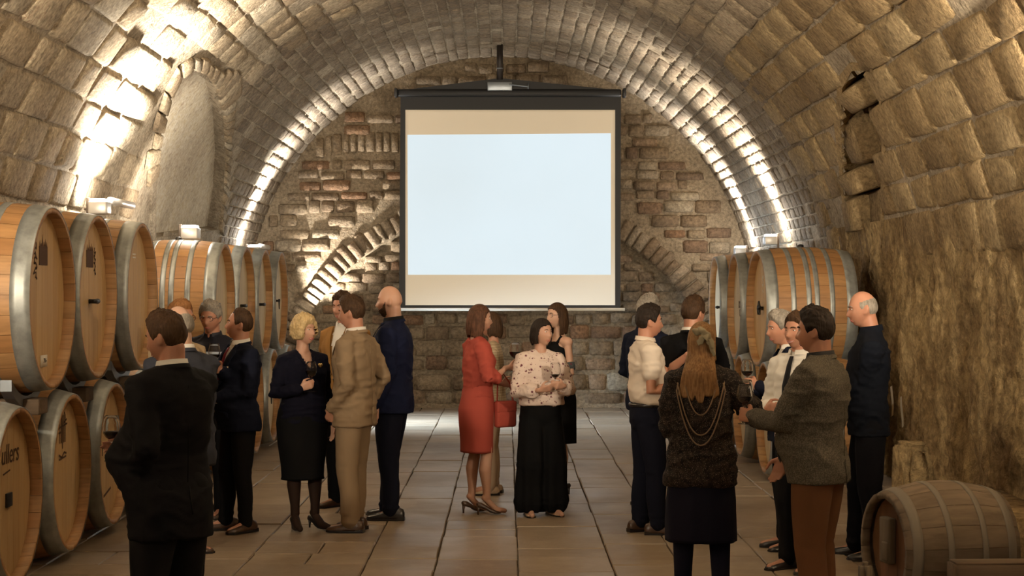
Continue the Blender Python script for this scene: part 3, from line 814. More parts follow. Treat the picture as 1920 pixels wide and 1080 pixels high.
# small worn cask in the right foreground on a stone base
def old_cask():
    e = empty('old_barrel', (2.13, 9.95, .372), PI + .22, 'small weathered cask in the right foreground, its head dark', 'barrel')
    R0, R1, L = .31, .37, .68; n = 18; da = 2 * PI / n
    R = lambda u: R1 - (R1 - R0) * u * u
    for k in range(n):
        m = MB(); us = np.linspace(-1, 1, 8); v = []
        for u in us:
            for t in (-.49, 0, .49):
                rr = R(u) + (.003 if t == 0 else 0); v.append(((u - 1) / 2 * L, rr * math.sin(da * t), rr * math.cos(da * t)))
        q = len(v)
        for u in (-1, 1):
            for t in (-.49, .49): v.append(((u - 1) / 2 * L, (R(u) - .03) * math.sin(da * t), (R(u) - .03) * math.cos(da * t)))
        for u in (-.86, .86):
            for t in (-.49, .49): v.append(((u - 1) / 2 * L, (R(u) - .035) * math.sin(da * t), (R(u) - .035) * math.cos(da * t)))
        f = [(i * 3 + j, (i + 1) * 3 + j, (i + 1) * 3 + j + 1, i * 3 + j + 1) for i in range(7) for j in range(2)]
        f += [(0, 1, 2, q + 1, q), (23, 22, 21, q + 2, q + 3), (q, q + 1, q + 5, q + 4), (q + 2, q + 6, q + 7, q + 3)]
        m.add(v, f); me = mesh('stave', m.v, m.f); fix_normals(me); link('stave', me, M_OLDSTAVE, e, rot=(da * k + .1, 0, 0))
    for a, b in ((.03, .085), (.22, .255), (.425, .46), (.595, .65)):
        m = MB(); pr = [(R(1 - 2 * a / L) - .002, -a)] + [(R(1 - 2 * (a + (b - a) * k / 3) / L) + .005, -(a + (b - a) * k / 3)) for k in range(4)] + [(R(1 - 2 * b / L) - .002, -b)]
        m.lathe(pr, 48, 'x'); me = mesh('hoop', m.v, m.f); fix_normals(me); link('hoop', me, M_OLDHOOP, e)
    Rh = R0 - .03; ed = np.linspace(-Rh, Rh, 6)
    for a, b in zip(ed[:-1], ed[1:]):
        ys = np.linspace(a + .002, b - .002, 4); top = [(y, math.sqrt(max(0, Rh * Rh - y * y))) for y in ys]
        poly = top + [(y, -z) for y, z in reversed(top)]; k = len(poly); x0 = -.06 + random.Random(int(a * 100)).uniform(-.003, .003)
        vv = [(x0, y, z) for y, z in poly] + [(x0 - .03, y, z) for y, z in poly]
        me = mesh('head_board', vv, [tuple(range(k))] + [(i, (i + 1) % k, k + (i + 1) % k, k + i) for i in range(k)], False); fix_normals(me); link('head_board', me, M_OLDHEAD, e)
    m = MB(); m.box((-.035, -.02, .04), (.05, .13, .26), bev=.012); m.build('head_bar', M_OLDWOOD, e)
    m = MB(); m.box((-.03, .0, -.02), (.06, .075, .11), bev=.01); m.build('door_wedge', M_OLDWOOD, e)
    m = MB(); m.lathe([(.0005, -L + .06), (Rh, -L + .06), (Rh, -L + .03)], 24, 'x'); m.build('rear_head', M_OLDHEAD, e)
    return e
M_OLDSTAVE = wood_mat('weathered_stave', [(0, (.2, .15, .1)), (.5, (.24, .18, .125)), (1, (.15, .11, .075))], grain=(2.5, 20, 20), rough=.85, dark=(.07, .05, .03), amt=.6)
M_OLDHEAD = wood_mat('weathered_head', [(0, (.22, .1, .045)), (1, (.17, .08, .035))], grain=(20, 20, 2), rough=.75, dark=(.07, .03, .015))
M_OLDWOOD = wood_mat('grey_wood', [(0, (.2, .16, .11)), (1, (.16, .125, .085))], grain=(20, 20, 3), rough=.85, dark=(.08, .06, .04))
M_OLDHOOP = plain('rusty_hoop', (.24, .21, .17), .7, .3)
old_cask()
def block(name, label, cat, c, d, rz, mat, bev=.02, seed=1, amp=.012):
    bm = bmesh.new(); bmesh.ops.create_cube(bm, size=1)
    for q in bm.verts: q.co = Vector((q.co.x * d[0], q.co.y * d[1], (q.co.z + .5) * d[2]))
    bmesh.ops.bevel(bm, geom=bm.edges[:], offset=bev, segments=2, affect='EDGES')
    bmesh.ops.subdivide_edges(bm, edges=bm.edges[:], cuts=2, use_grid_fill=True)
    P = np.array([q.co[:] for q in bm.verts]); D = amp * fbm(P * 7 + seed, seed)
    for q, dd in zip(bm.verts, D): q.co += q.normal * dd
    me = bpy.data.meshes.new(name); bm.to_mesh(me); bm.free(); me.polygons.foreach_set('use_smooth', [True] * len(me.polygons))
    a = me.attributes.new('rnd', 'FLOAT', 'POINT'); a.data.foreach_set('value', [.3] * len(me.vertices))
    o = link(name, me, mat, loc=c, rot=(0, 0, rz)); tag(o, label, cat); return o
block('stone_ledge', 'low stone ledge along the right wall behind the small old cask', 'ledge', (3.25, 11.6, 0), (.5, 1.5, .42), 0, M_PLASTER, .03, 3, .02)
block('support_beam', 'dark timber beam lying in front of the small old cask', 'beam', (2.82, 9.3, .0), (.95, .18, .40), .03, M_TIMBER, .012, 5, .006)
block('wooden_post', 'short round topped wooden post beside the old cask', 'post', (1.98, 9.72, 0), (.075, .075, .33), .3, M_OLDWOOD, .025, 6, .004)
block('stone_stump', 'broken pale stone block against the right wall behind tall man', 'stone', (3.2, 13.9, 0), (.22, .4, .62), .1, M_PLASTER, .04, 9, .08)
# two sheets of paper on the right wall
for k, (yy, zz, lab) in enumerate(((16.12, .80, 'pale paper sheet on right wall, farther of two'), (15.72, .73, 'pale paper sheet on right wall, nearer of two'))):
    m = MB(); vv = []
    for i in range(5):
        for j in range(3):
            vv.append((.006 * math.sin(i * 1.1 + k), (j - 1) * .085, (i - 2) * .068))
    m.add(vv, [(i * 3 + j, i * 3 + j + 1, (i + 1) * 3 + j + 1, (i + 1) * 3 + j) for i in range(4) for j in range(2)])
    o = m.build('paper_sheet', M_LABEL, None, loc=(3.53, yy, zz), rot=(0, -.02, -.32)); tag(o, lab, 'paper')

# ---------------------------------------------------------------- projection screen
def screen():
    D = 25.5; s = FPX / D
    X = lambda px: (px - 950) / s
    Z = lambda py: 1.85 - (py - 537) / s
    e = empty('projection_screen', (X(957), D, Z(582)), 0, 'large projection screen in black border hanging before the end wall', 'screen')
    ox, oz = X(957), Z(582)
    def quad(m, pts, y0, y1):
        v = [(X(a) - ox, y0, Z(b) - oz) for a, b in pts] + [(X(a) - ox, y1, Z(b) - oz) for a, b in pts]
        n = len(pts); m.add(v, [tuple(range(n)), tuple(range(2 * n - 1, n - 1, -1))] + [(i, (i + 1) % n, n + (i + 1) % n, n + i) for i in range(n)])
    m = MB(); quad(m, [(751, 180), (1164, 180), (1163, 577), (748, 577)], 0, .01); b = m.build('border', M_SCRBLACK, e, smooth=False)
    m = MB(); quad(m, [(760, 206), (1153, 206), (1153, 572), (760, 572)], -.004, -.001); m.build('fabric', M_SCRFAB, e, smooth=False)
    m = MB(); quad(m, [(764, 253), (1145, 250), (1145, 515), (765, 515)], -.007, -.0045); o = m.build('projected_image', M_PROJ, e, smooth=False); o['label'] = 'pale blue blank projected picture'
    m = MB(); m.tube([(X(745) - ox, -.02, Z(580) - oz), (X(1171) - ox, -.02, Z(580) - oz)], .022, 10); o = m.build('bottom_bar', M_SCRBAR, e); o['label'] = 'white bottom bar'
    m = MB(); m.box((X(955) - ox, -.02, Z(175) - oz), (3.24, .13, .11), bev=.03); m.build('housing', M_SCRBLACK, e)
    for sx in (743, 1170):
        m = MB(); m.box((X(sx) - ox, -.02, Z(175) - oz), (.05, .15, .13), bev=.015); m.build('housing_cap', M_BLACK, e)
    m = MB(); quad(m, [(757, 169), (937, 147), (1155, 169)], -.03, .0); m.build('hanger_gusset', M_SCRBLACK, e, smooth=False)
    m = MB(); m.box((X(937) - ox, -.03, Z(163) - oz), (.36, .12, .13), bev=.01)
    m.tube([(X(955) - ox, -.1, Z(160) - oz), (X(990) - ox, -.1, Z(164) - oz)], .012, 6); m.tube([(X(990) - ox, -.1, Z(157) - oz), (X(990) - ox, -.1, Z(168) - oz)], .008, 6)
    o = m.build('bracket', M_STEEL, e); o['label'] = 'grey steel bracket'
    m = MB(); m.tube([(X(937) - ox, -.03, Z(150) - oz), (X(937) - ox, -.03, ZC + RV + .05 - oz)], .045, 14); m.build('hanging_pole', M_POLE, e)
    m = MB(); m.tube([(X(937) - ox, -.03, Z(130) - oz), (X(937) - ox, -.03, Z(128) - oz)], .05, 14); m.build('pole_collar', M_STEEL, e)
M_SCRBLACK = plain('screen_black', (.006, .006, .007), .55)
M_SCRFAB = plain('screen_fabric', (.84, .76, .62), .85)
M_SCRBAR = plain('screen_bar', (.75, .7, .6), .5)
M_POLE = plain('dark_pole', (.02, .014, .012), .5)
def proj_mat():
    t = NT('projected_light'); p = t.pos(); n = t.noise(p, .5, 2, .5)
    c = t.ramp(n, [(.3, (.66, .77, .82)), (.7, (.70, .83, .90))])
    t.set(Base_Color=(.1, .1, .1, 1), Emission_Color=c, Emission_Strength=1.06, Roughness=.9); return t.m
M_PROJ = proj_mat()
screen()
def projector():
    e = empty('projector', (.1, 8.5, 4.35), 0, 'ceiling projector above the guests that lights the screen', 'projector')
    m = MB(); m.box((0, 0, 0), (.38, .32, .13), bev=.02); m.build('case', M_SCRBAR, e)
    m = MB(); m.tube([(0, .15, 0), (0, .19, 0)], .04, 14); m.build('lens', M_BLACK, e); m = MB(); m.tube([(0, 0, .06), (0, 0, ZC + RV - 4.35)], .02, 8); m.build('mount', M_BLACK, e)
    d = bpy.data.lights.new('projector_light', 'SPOT'); d.energy = 1900; d.spot_size = math.radians(16); d.spot_blend = 0; d.color = (1, .86, .70); d.shadow_soft_size = .02; d.use_nodes = True
    o = bpy.data.objects.new('projector_light', d); C.objects.link(o); o.location = (.1, 8.75, 4.35)
    tgt = Vector(((957 - 950) / FPX * 25.5, 25.49, 1.85 - (389 - 537) / FPX * 25.5)); L = (tgt - o.location).length
    o.rotation_euler = (tgt - o.location).to_track_quat('-Z', 'Y').to_euler()
    t = d.node_tree; em = t.nodes['Emission']; tc = t.nodes.new('ShaderNodeTexCoord'); sp = t.nodes.new('ShaderNodeSeparateXYZ'); t.links.new(tc.outputs['Normal'], sp.inputs[0])
    def mt(op, a, b):
        n = t.nodes.new('ShaderNodeMath'); n.operation = op
        for i, v in enumerate((a, b)):
            if hasattr(v, 'is_output'): t.links.new(v, n.inputs[i])
            else: n.inputs[i].default_value = v
        return n.outputs[0]
    ax = mt('ABSOLUTE', mt('DIVIDE', sp.outputs[0], sp.outputs[2]), 0); ay = mt('ABSOLUTE', mt('DIVIDE', sp.outputs[1], sp.outputs[2]), 0)
    k = mt('MULTIPLY', mt('LESS_THAN', ax, 1.50 / L), mt('LESS_THAN', ay, 1.40 / L)); t.links.new(k, em.inputs['Strength'])
projector()

# side doorway on the left behind the far casks: daylight falls through its glass on the floor
def doorway():
    e = link('door_1', None); e['kind'] = 'structure'; e.location = (XC - RV + .06, 23.9, 0)
    m = MB(); m.box((0, -.5, 1.0), (.12, .1, 2.0), bev=.01); m.box((0, .5, 1.0), (.12, .1, 2.0), bev=.01); m.box((0, 0, 2.05), (.12, 1.1, .1), bev=.01); m.build('frame', M_TIMBER, e)
    for k, (a, b) in enumerate(((-.225, .0), (.225, .0))):
        for zz in (.35, .95, 1.55):
            m = MB(); m.box((.0, a, zz), (.02, .42, .56)); m.build('pane', M_SKYPANE, e, smooth=False)
    m = MB(); m.box((0, 0, 1.0), (.05, .04, 1.95)); m.box((0, 0, .65), (.05, .9, .04)); m.box((0, 0, 1.25), (.05, .9, .04)); m.box((0, 0, .04), (.06, .9, .08)); m.build('glazing_bars', M_TIMBER, e)
    d = bpy.data.lights.new('door_daylight', 'AREA'); d.shape = 'RECTANGLE'; d.size = .8; d.size_y = 1.6; d.energy = 280; d.color = COOL; d.spread = math.radians(70)
    o = bpy.data.objects.new('door_daylight', d); C.objects.link(o); o.location = (XC - RV + .16, 23.9, 1.0); o.rotation_euler = (0, math.radians(-76), 0)
M_SKYPANE = emit('daylit_glass', (.75, .87, 1.0), 2.0)
doorway()
# ---------------------------------------------------------------- people
TS = bpy.data.scenes.new('workbench')
def remesh(v, f, voxel, smooth=2, fac=.5):
    me = mesh('t', v, f, True); ob = bpy.data.objects.new('t', me); TS.collection.objects.link(ob)
    m = ob.modifiers.new('r', 'REMESH'); m.mode = 'VOXEL'; m.voxel_size = voxel; m.use_smooth_shade = True
    if smooth:
        q = ob.modifiers.new('s', 'SMOOTH'); q.iterations = smooth; q.factor = fac
    vl = TS.view_layers[0]; vl.update(); dg = vl.depsgraph
    out = bpy.data.meshes.new_from_object(ob.evaluated_get(dg))
    TS.collection.objects.unlink(ob); bpy.data.objects.remove(ob); bpy.data.meshes.remove(me)
    n = len(out.vertices); co = np.empty(n * 3, np.float32); out.vertices.foreach_get('co', co)
    return out, co.reshape(-1, 3).astype(float)
def put(me, co):
    me.vertices.foreach_set('co', np.asarray(co, np.float32).ravel()); me.update()
def normals(me):
    a = np.empty(len(me.vertices) * 3, np.float32); me.vertex_normals.foreach_get('vector', a) if hasattr(me, 'vertex_normals') else me.vertices.foreach_get('normal', a)
    return a.reshape(-1, 3)

class Sol:
    def __init__(s): s.v = []; s.f = []; s.n = 0
    def add(s, v, f):
        s.v.append(np.asarray(v, float)); s.f += [tuple(i + s.n for i in q) for q in f]; s.n += len(v)
    def V(s): return np.concatenate(s.v)
    def rings(s, R, n=40, cap=True):
        """R: list of (n,3) rings"""
        k = len(R); n = len(R[0]); V = np.concatenate(R)
        f = [(i * n + j, i * n + (j + 1) % n, (i + 1) * n + (j + 1) % n, (i + 1) * n + j) for i in range(k - 1) for j in range(n)]
        if cap:
            V = np.concatenate([V, [R[0].mean(0)], [R[-1].mean(0)]]); c0, c1 = k * n, k * n + 1
            f += [(c0, (j + 1) % n, j) for j in range(n)] + [(c1, (k - 1) * n + j, (k - 1) * n + (j + 1) % n) for j in range(n)]
        s.add(V, f)
    def chain(s, pts, rad, n=16, flat=None):
        """tapered limb with round ends; flat = (axis, factor) squeezes the section along an axis"""
        pts = [np.asarray(p, float) for p in pts]; rad = list(rad); R = []
        P, Q = [], []
        d0 = pts[1] - pts[0]; d0 = d0 / np.linalg.norm(d0); d1 = pts[-1] - pts[-2]; d1 = d1 / np.linalg.norm(d1)
        for t in (.98, .8, .45): P.append(pts[0] - d0 * rad[0] * t); Q.append(rad[0] * math.sqrt(1 - t * t))
        P += pts; Q += rad
        for t in (.45, .8, .98): P.append(pts[-1] + d1 * rad[-1] * t); Q.append(rad[-1] * math.sqrt(1 - t * t))
        up = None
        for i in range(len(P)):
            t = P[min(i + 1, len(P) - 1)] - P[max(i - 1, 0)]; t = t / np.linalg.norm(t)
            if up is None: up = np.array([0, 1, 0.]) if abs(t[1]) < .9 else np.array([1, 0, 0.])
            a = np.cross(t, up); a /= np.linalg.norm(a); b = np.cross(a, t); up = b
            q = np.linspace(0, 2 * PI, n, endpoint=False)
            o = (np.outer(np.cos(q), a) + np.outer(np.sin(q), b)) * Q[i]
            if flat is not None:
                ax = np.asarray(flat[0], float); o = o - np.outer(o @ ax, ax) * (1 - flat[1])
            R.append(P[i] + o)
        s.rings(R, n)
    def ell(s, c, r, M=None, n=20):
        c = np.asarray(c, float); R = []
        for i in range(1, 12):
            th = PI * i / 12; q = np.linspace(0, 2 * PI, n, endpoint=False)
            o = np.stack([r[0] * math.sin(th) * np.cos(q), r[1] * math.sin(th) * np.sin(q), np.full(n, r[2] * -math.cos(th))], -1)
            if M is not None: o = o @ np.asarray(M).T
            R.append(c + o)
        s.rings(R, n)

def se_ring(c, rx, ry, n=40, e=2.3, ryb=None):
    q = np.linspace(0, 2 * PI, n, endpoint=False); cx, sy = np.cos(q), np.sin(q)
    x = np.sign(cx) * np.abs(cx) ** (2 / e) * rx; y = np.sign(sy) * np.abs(sy) ** (2 / e) * np.where(sy > 0, ry, ryb if ryb else ry)
    return np.stack([c[0] + x, c[1] + y, np.full(n, c[2])], -1)
def loft(table, H, g=1.0, step=.02, lean=0.0, zh=.52, belly=0.0, e=2.3):
    """table rows: z/H, rx, ry, y offset -> smooth stack of rings"""
    T = np.array(table, float); z = np.arange(T[0, 0], T[-1, 0] + 1e-6, step)
    z = np.append(z, T[-1, 0]) if z[-1] < T[-1, 0] - 1e-4 else z
    k = H / 1.75; R = []
    for q in z:
        rx, ry, yo = (np.interp(q, T[:, 0], T[:, i]) for i in (1, 2, 3))
        gg = g if q < .8 else 1 + (g - 1) * max(0, 1 - (q - .8) / .06)
        b = belly * math.exp(-((q - .60) / .075) ** 2)
        R.append(se_ring((0, yo + max(0, q - zh) * H * lean + b * .5, q * H), rx * k * gg + b * .35, ry * k * gg + b * .5, e=e, ryb=ry * k * gg + b * .1))
    return R

# ---- head
def head_surf(d, fem=False, jaw=1.0):
    x, y, z = d[..., 0], d[..., 1], d[..., 2]
    X, Y, Z = x * .076, y * .097, z * .117
    lo = np.clip(-Z / .117, 0, 1)
    X = X * (1 - (.27 if not fem else .36) * lo ** 1.6 * jaw)
    Y = np.where(Y < 0, Y * (1 - .50 * np.clip((-Z - .02) / .09, 0, 1)), Y * (1 + .06 * lo))
    Y = Y + np.where(Z < 0, .012 * lo, 0)
    X = X * (1 + .03 * np.clip(-y, 0, 1))
    f = np.clip(y * 3, 0, 1)
    G = lambda a, b, s, t: np.exp(-(a / s) ** 2 - (b / t) ** 2)
    ax = np.abs(X)
    Y = Y - .004 * f * G(X, Z - .03, .05, .09)
    nose = np.where(Z > -.036, np.exp(-((Z + .036) / .032) ** 2), np.exp(-((Z + .036) / .009) ** 2))
    Y = Y + f * (.023 if not fem else .019) * nose * np.exp(-(X / (.0095 + .006 * nose)) ** 2)
    Y = Y - .010 * f * G(ax - .031, Z - .006, .014, .010)
    Y = Y + (.005 if not fem else .002) * f * G(ax - .028, Z - .026, .022, .008)
    Y = Y + .004 * f * G(ax - .045, Z + .022, .018, .018)
    Y = Y + .006 * f * G(X, Z + .066, .022, .007) + .005 * f * G(X, Z + .079, .018, .006) - .004 * f * G(X, Z + .0725, .02, .0025)
    Y = Y - .004 * f * G(X, Z + .088, .02, .006)
    Y = Y + (.010 if not fem else .007) * f * G(X, Z + .105, .02, .013)
    return np.stack([X, Y, Z], -1)
def dirs(na=72, ne=54, e0=-PI / 2 + .02, e1=PI / 2 - .02):
    az = np.linspace(-PI, PI, na, endpoint=False); el = np.linspace(e0, e1, ne)
    E, A = np.meshgrid(el, az, indexing='ij')
    return np.stack([np.cos(E) * np.sin(A), np.cos(E) * np.cos(A), np.sin(E)], -1), A, E
def frame_to(M, p): return p @ np.asarray(M.to_3x3()).T + np.asarray(M.translation)

def hair_shell(style, seed=0, vol=1.0, length=.13):
    """returns (verts, faces) in head space"""
    r = np.random.RandomState(seed)
    if style in ('short', 'thin', 'ring', 'curly', 'crop'):
        d, A, E = dirs(84, 60); p = head_surf(d); p[..., 1] = np.where(d[..., 1] > 0, np.maximum(p[..., 1], d[..., 1] * .093), p[..., 1])
        a = np.abs(A); z = p[..., 2]
        zl = np.interp(a, [0, .45, .8, 1.05, 1.25, 1.45, 1.75, 2.0, 2.4, PI], [.066, .064, .05, .03, -.015, .0, .0, -.045, -.068, -.07])
        top = np.full_like(a, 9.0); off = .011 * vol
        if style == 'ring': zl = np.interp(a, [0, 1.0, 1.2, 1.3, 1.75, 2.0, PI], [9, 9, .05, .0, .005, -.04, -.06]); top = np.interp(a, [0, 1.2, 2.0, PI], [.0, .045, .06, .07]); off = .006 * vol
        if style == 'thin': zl = np.interp(a, [0, .5, .8, 1.05, 1.25, 1.45, 1.75, 2.0, 2.4, PI], [.093, .083, .08, .05, -.01, .0, .0, -.045, -.068, -.07]); off = .008 * vol
        if style == 'crop': off = .005 * vol
        if style == 'curly': zl = np.interp(a, [0, .5, .8, 1.0, 1.3, 1.9, PI], [.052, .045, .02, -.05, -.075, -.08, -.085]); off = .03 * vol
        m = np.minimum(z - zl, top - z)
        t = np.clip(m / (.022 if style != 'curly' else .03), 0, 1); t = t * t * (3 - 2 * t)
        nrm = d / np.linalg.norm(d * np.array([1, 1, .9]), axis=-1, keepdims=True)
        if style == 'curly':
            lump = 1 + .35 * fbm(d * 5.5, seed) + .28 * vnoise(d * 13, seed + 3)
        else:
            sw = np.stack([d[..., 0] * 16, d[..., 1] * 5, d[..., 2] * 5], -1)
            lump = 1 + .40 * fbm(d * 3.2, seed) + .42 * fbm(sw, seed + 2) + .22 * vnoise(sw * 2.7, seed + 6)
        q = np.clip((z + .02) / .1, 0, 1); offs = off * (.55 + .75 * q) * lump if style in ('short', 'thin') else off * lump
        if style == 'short': offs = offs + .008 * vol * np.clip(1 - np.abs(a - .35) / .6, 0, 1) * np.clip((z - .05) / .04, 0, 1)
        p = p + nrm * (offs * t + .0012 - .004 * (m <= 0))[..., None]
        ne, na = A.shape; idx = np.arange(ne * na).reshape(ne, na)
        f = []
        keep = m > -.006
        for i in range(ne - 1):
            for j in range(na):
                k = (j + 1) % na
                if keep[i, j] and keep[i, k] and keep[i + 1, j] and keep[i + 1, k]: f.append((idx[i, j], idx[i, k], idx[i + 1, k], idx[i + 1, j]))
        if style != 'ring':
            f.append(tuple(idx[ne - 1, :]))
        return p.reshape(-1, 3), f
    # bob and long hair: dome and curtain, with an inner layer for thickness
    na, nt = 96, 46
    A, T = np.meshgrid(np.linspace(-PI, PI, na, endpoint=False), np.linspace(0, 1, nt), indexing='xy')
    a = np.abs(A); R = []
    for lay_ in (0, 1):
        k = 0.0 if lay_ == 0 else -.014
        dome = np.clip(T / .42, 0, 1); el = PI / 2 * (1 - dome); cur = np.clip((T - .42) / .58, 0, 1)
        strand = .0035 * vnoise(np.stack([A * 14, T * 1.2, T * 0 + seed], -1), seed) + .002 * vnoise(np.stack([A * 34, T * 1.5, T * 0 + seed], -1), seed + 1)
        rx = .089 * vol + strand + k; ry = .108 * vol + strand + k
        fl = 1 + .06 * np.sin(cur * PI) * (style == 'bob') - .10 * cur ** 3 * (style == 'bob')
        x = rx * np.cos(el) * np.sin(A) * fl; y = ry * np.cos(el) * np.cos(A) * fl - .006
        L = length * (1 + .05 * np.cos(A * 3 + seed) + (.13 * vnoise(np.stack([A * 11, A * 0, A * 0 + .5], -1), seed + 4) if style == 'long' else 0))
        z = (.127 * vol + k) * np.sin(el) - L * cur + (.01 * vnoise(np.stack([A * 9, A * 0, A * 0], -1), seed + 5) * cur)
        if style == 'long':
            dn = np.clip((-z - .08) / (length - .08 + 1e-6), 0, 1)
            x = x * (1 + .62 * dn) * (1 + .10 * dn * vnoise(np.stack([A * 7, A * 0, A * 0], -1), seed + 8)); y = y * (1 - .30 * dn) - .075 * np.clip(dn * 2.2, 0, 1)
        R.append(np.stack([x, y, z], -1))
    z0 = R[0][..., 2]
    az0 = np.interp(z0, [-.2, -.06, .0, .045, .06, .07], [1.3, 1.22, 1.15, .95, .55, -1])
    if style == 'long': az0 = np.where(z0 < -.13, 1.75, az0)
    keep = a > az0
    V = np.concatenate([R[0].reshape(-1, 3), R[1].reshape(-1, 3)]); N = na * nt; f = []
    ok = lambda i, j: keep[i, j]
    def idx(i, j): return i * na + j % na
    edge = {}
    for i in range(nt - 1):
        for j in range(na):
            k = (j + 1) % na
            if ok(i, j) and ok(i, k) and ok(i + 1, j) and ok(i + 1, k):
                q = (idx(i + 1, j), idx(i + 1, k), idx(i, k), idx(i, j)); f.append(q); f.append(tuple(v + N for v in reversed(q)))
                for u in range(4):
                    e = (q[u], q[(u + 1) % 4]); edge[e] = 1
    for (u, v) in list(edge):
        if (v, u) not in edge: f.append((v, u, u + N, v + N))
    return V, f

def drop_loose(v, f):
    used = sorted({i for q in f for i in q}); mp = {o: n for n, o in enumerate(used)}
    return np.asarray(v)[used], [tuple(mp[i] for i in q) for q in f]

# ---- materials of people
def skin_mat(name, col):
    t = NT(name); p = t.obj(); n = t.noise(p, 14, 3, .5); n2 = t.noise(p, 90, 2, .5)
    c = t.mix(t.math('MULTIPLY', t.ramp(n, [(.4, (0, 0, 0)), (.7, (1, 1, 1))]), .35), col, (col[0] * .95, col[1] * .72, col[2] * .66))
    t.set(Base_Color=c, Roughness=.48, Subsurface_Weight=.12, Subsurface_Radius=(.012, .005, .003)); t.b.inputs['Specular IOR Level'].default_value = .35
    t.bump(n2, .08, .002); return t.m
SKIN = [skin_mat('skin_fair', (.50, .29, .20)), skin_mat('skin_ruddy', (.45, .225, .145)), skin_mat('skin_light', (.53, .33, .235))]
def hair_mat(name, a, b):
    t = NT(name); p = t.obj(); n = t.noise(p, 1, 4, .6, stretch=(120, 120, 14)); n2 = t.noise(p, 18, 3, .6)
    c = t.mix(t.ramp(n, [(.35, (0, 0, 0)), (.68, (1, 1, 1))]), a, b); c = t.mix(t.math('MULTIPLY', t.ramp(n2, [(.45, (0, 0, 0)), (.7, (1, 1, 1))]), .5), c, tuple(q * .45 for q in a))
    t.set(Base_Color=c, Roughness=.6); t.b.inputs['Specular IOR Level'].default_value = .15; t.bump(n, .7, .006); return t.m
HAIR = dict(brown=hair_mat('hair_brown', (.035, .018, .009), (.075, .04, .02)), dark=hair_mat('hair_dark', (.012, .008, .006), (.03, .02, .014)), grey=hair_mat('hair_grey', (.19, .165, .135), (.36, .32, .27)),
            blonde=hair_mat('hair_blonde', (.5, .34, .15), (.72, .54, .29)), red=hair_mat('hair_reddish', (.2, .085, .03), (.34, .16, .065)), dkblonde=hair_mat('hair_dark_blonde', (.17, .085, .035), (.33, .19, .085)), chestnut=hair_mat('hair_chestnut', (.05, .022, .012), (.12, .055, .03)))
FAB = {}
def fabric(name, col, rough=.85, scale=240, var=.18, bump=.15, pat=None, sheen=0):
    if name in FAB: return FAB[name]
    t = NT(name); p = t.obj(); n = t.noise(p, scale, 2, .5); n2 = t.noise(p, 5, 3, .6)
    c = t.mix(t.math('MULTIPLY', n2, var), col, tuple(q * .55 for q in col))
    if pat == 'tweed':
        v = t.n('ShaderNodeTexNoise', i_Scale=150, i_Detail=1); t.l(p, v.inputs['Vector'])
        c = t.mix(t.ramp(v.outputs[0], [(.45, (0, 0, 0)), (.62, (1, 1, 1))]), c, tuple(min(1, q * 1.9) for q in col))
    if pat == 'floral':
        v = t.n('ShaderNodeTexVoronoi', i_Scale=30); t.l(p, v.inputs['Vector'])
        n3 = t.noise(p, 16, 3, .6)
        k = t.math('MULTIPLY', t.ramp(v.outputs['Distance'], [(.22, (1, 1, 1)), (.36, (0, 0, 0))]), t.ramp(n3, [(.44, (0, 0, 0)), (.5, (1, 1, 1))]))
        c = t.mix(k, c, (.13, .035, .05))
        v2 = t.n('ShaderNodeTexVoronoi', i_Scale=47); t.l(p, v2.inputs['Vector'])
        c = t.mix(t.ramp(v2.outputs['Distance'], [(.12, (1, 1, 1)), (.2, (0, 0, 0))]), c, (.3, .18, .16))
    if pat == 'glitter':
        v = t.n('ShaderNodeTexVoronoi', i_Scale=150); t.l(p, v.inputs['Vector'])
        w_ = t.noise(p, 40, 4, .7)
        c = t.mix(t.ramp(w_, [(.42, (0, 0, 0)), (.65, (1, 1, 1))]), (.008, .007, .007), (.034, .024, .02))
        c = t.mix(t.ramp(v.outputs['Distance'], [(.12, (1, 1, 1)), (.2, (0, 0, 0))]), c, (.42, .33, .24))
    if pat == 'plaid':
        w1 = t.n('ShaderNodeTexWave', bands_direction='X', i_Scale=14); w2 = t.n('ShaderNodeTexWave', bands_direction='Z', i_Scale=14); t.l(p, w1.inputs['Vector']); t.l(p, w2.inputs['Vector'])
        c = t.mix(t.math('MULTIPLY', t.ramp(w1.outputs[0], [(.6, (0, 0, 0)), (.8, (1, 1, 1))]), .45), c, (.2, .13, .07)); c = t.mix(t.math('MULTIPLY', t.ramp(w2.outputs[0], [(.6, (0, 0, 0)), (.8, (1, 1, 1))]), .45), c, (.2, .13, .07))
    if pat == 'band':
        s = t.n('ShaderNodeSeparateXYZ'); t.l(p, s.inputs[0])
        c = t.mix(t.ramp(s.outputs[2], [(0, (0, 0, 0)), (.001, (0, 0, 0))]), c, c)
        z = s.outputs[2]; k = t.math('MULTIPLY', t.math('GREATER_THAN', z, 1.20), t.math('LESS_THAN', z, 1.33)); c = t.mix(k, c, (.36, .42, .5))
    t.set(Base_Color=c, Roughness=rough); t.b.inputs['Specular IOR Level'].default_value = .08
    if sheen: t.b.inputs['Sheen Weight'].default_value = sheen
    t.bump(n, bump, .003); FAB[name] = t.m; return t.m
M_EYE = plain('eye_white', (.75, .72, .68), .25); M_IRIS = plain('iris', (.05, .03, .02), .2); M_LIPS = plain('lips', (.42, .14, .11), .4); M_LIPSR = plain('lips_red', (.4, .06, .05), .35)
M_SHOEB = plain('shoe_leather_black', (.012, .01, .01), .32); M_SHOEN = plain('shoe_leather_brown', (.06, .03, .016), .35); M_GOLD = plain('gold_metal', (.7, .5, .2), .3, .9); M_PEARL = plain('pearl', (.85, .82, .75), .25); M_SPEC = plain('spectacle_frame', (.05, .02, .02), .3); M_BTN = plain('button', (.04, .03, .025), .4)
M_SILVER = plain('silver_metal', (.7, .7, .7), .25, .9)
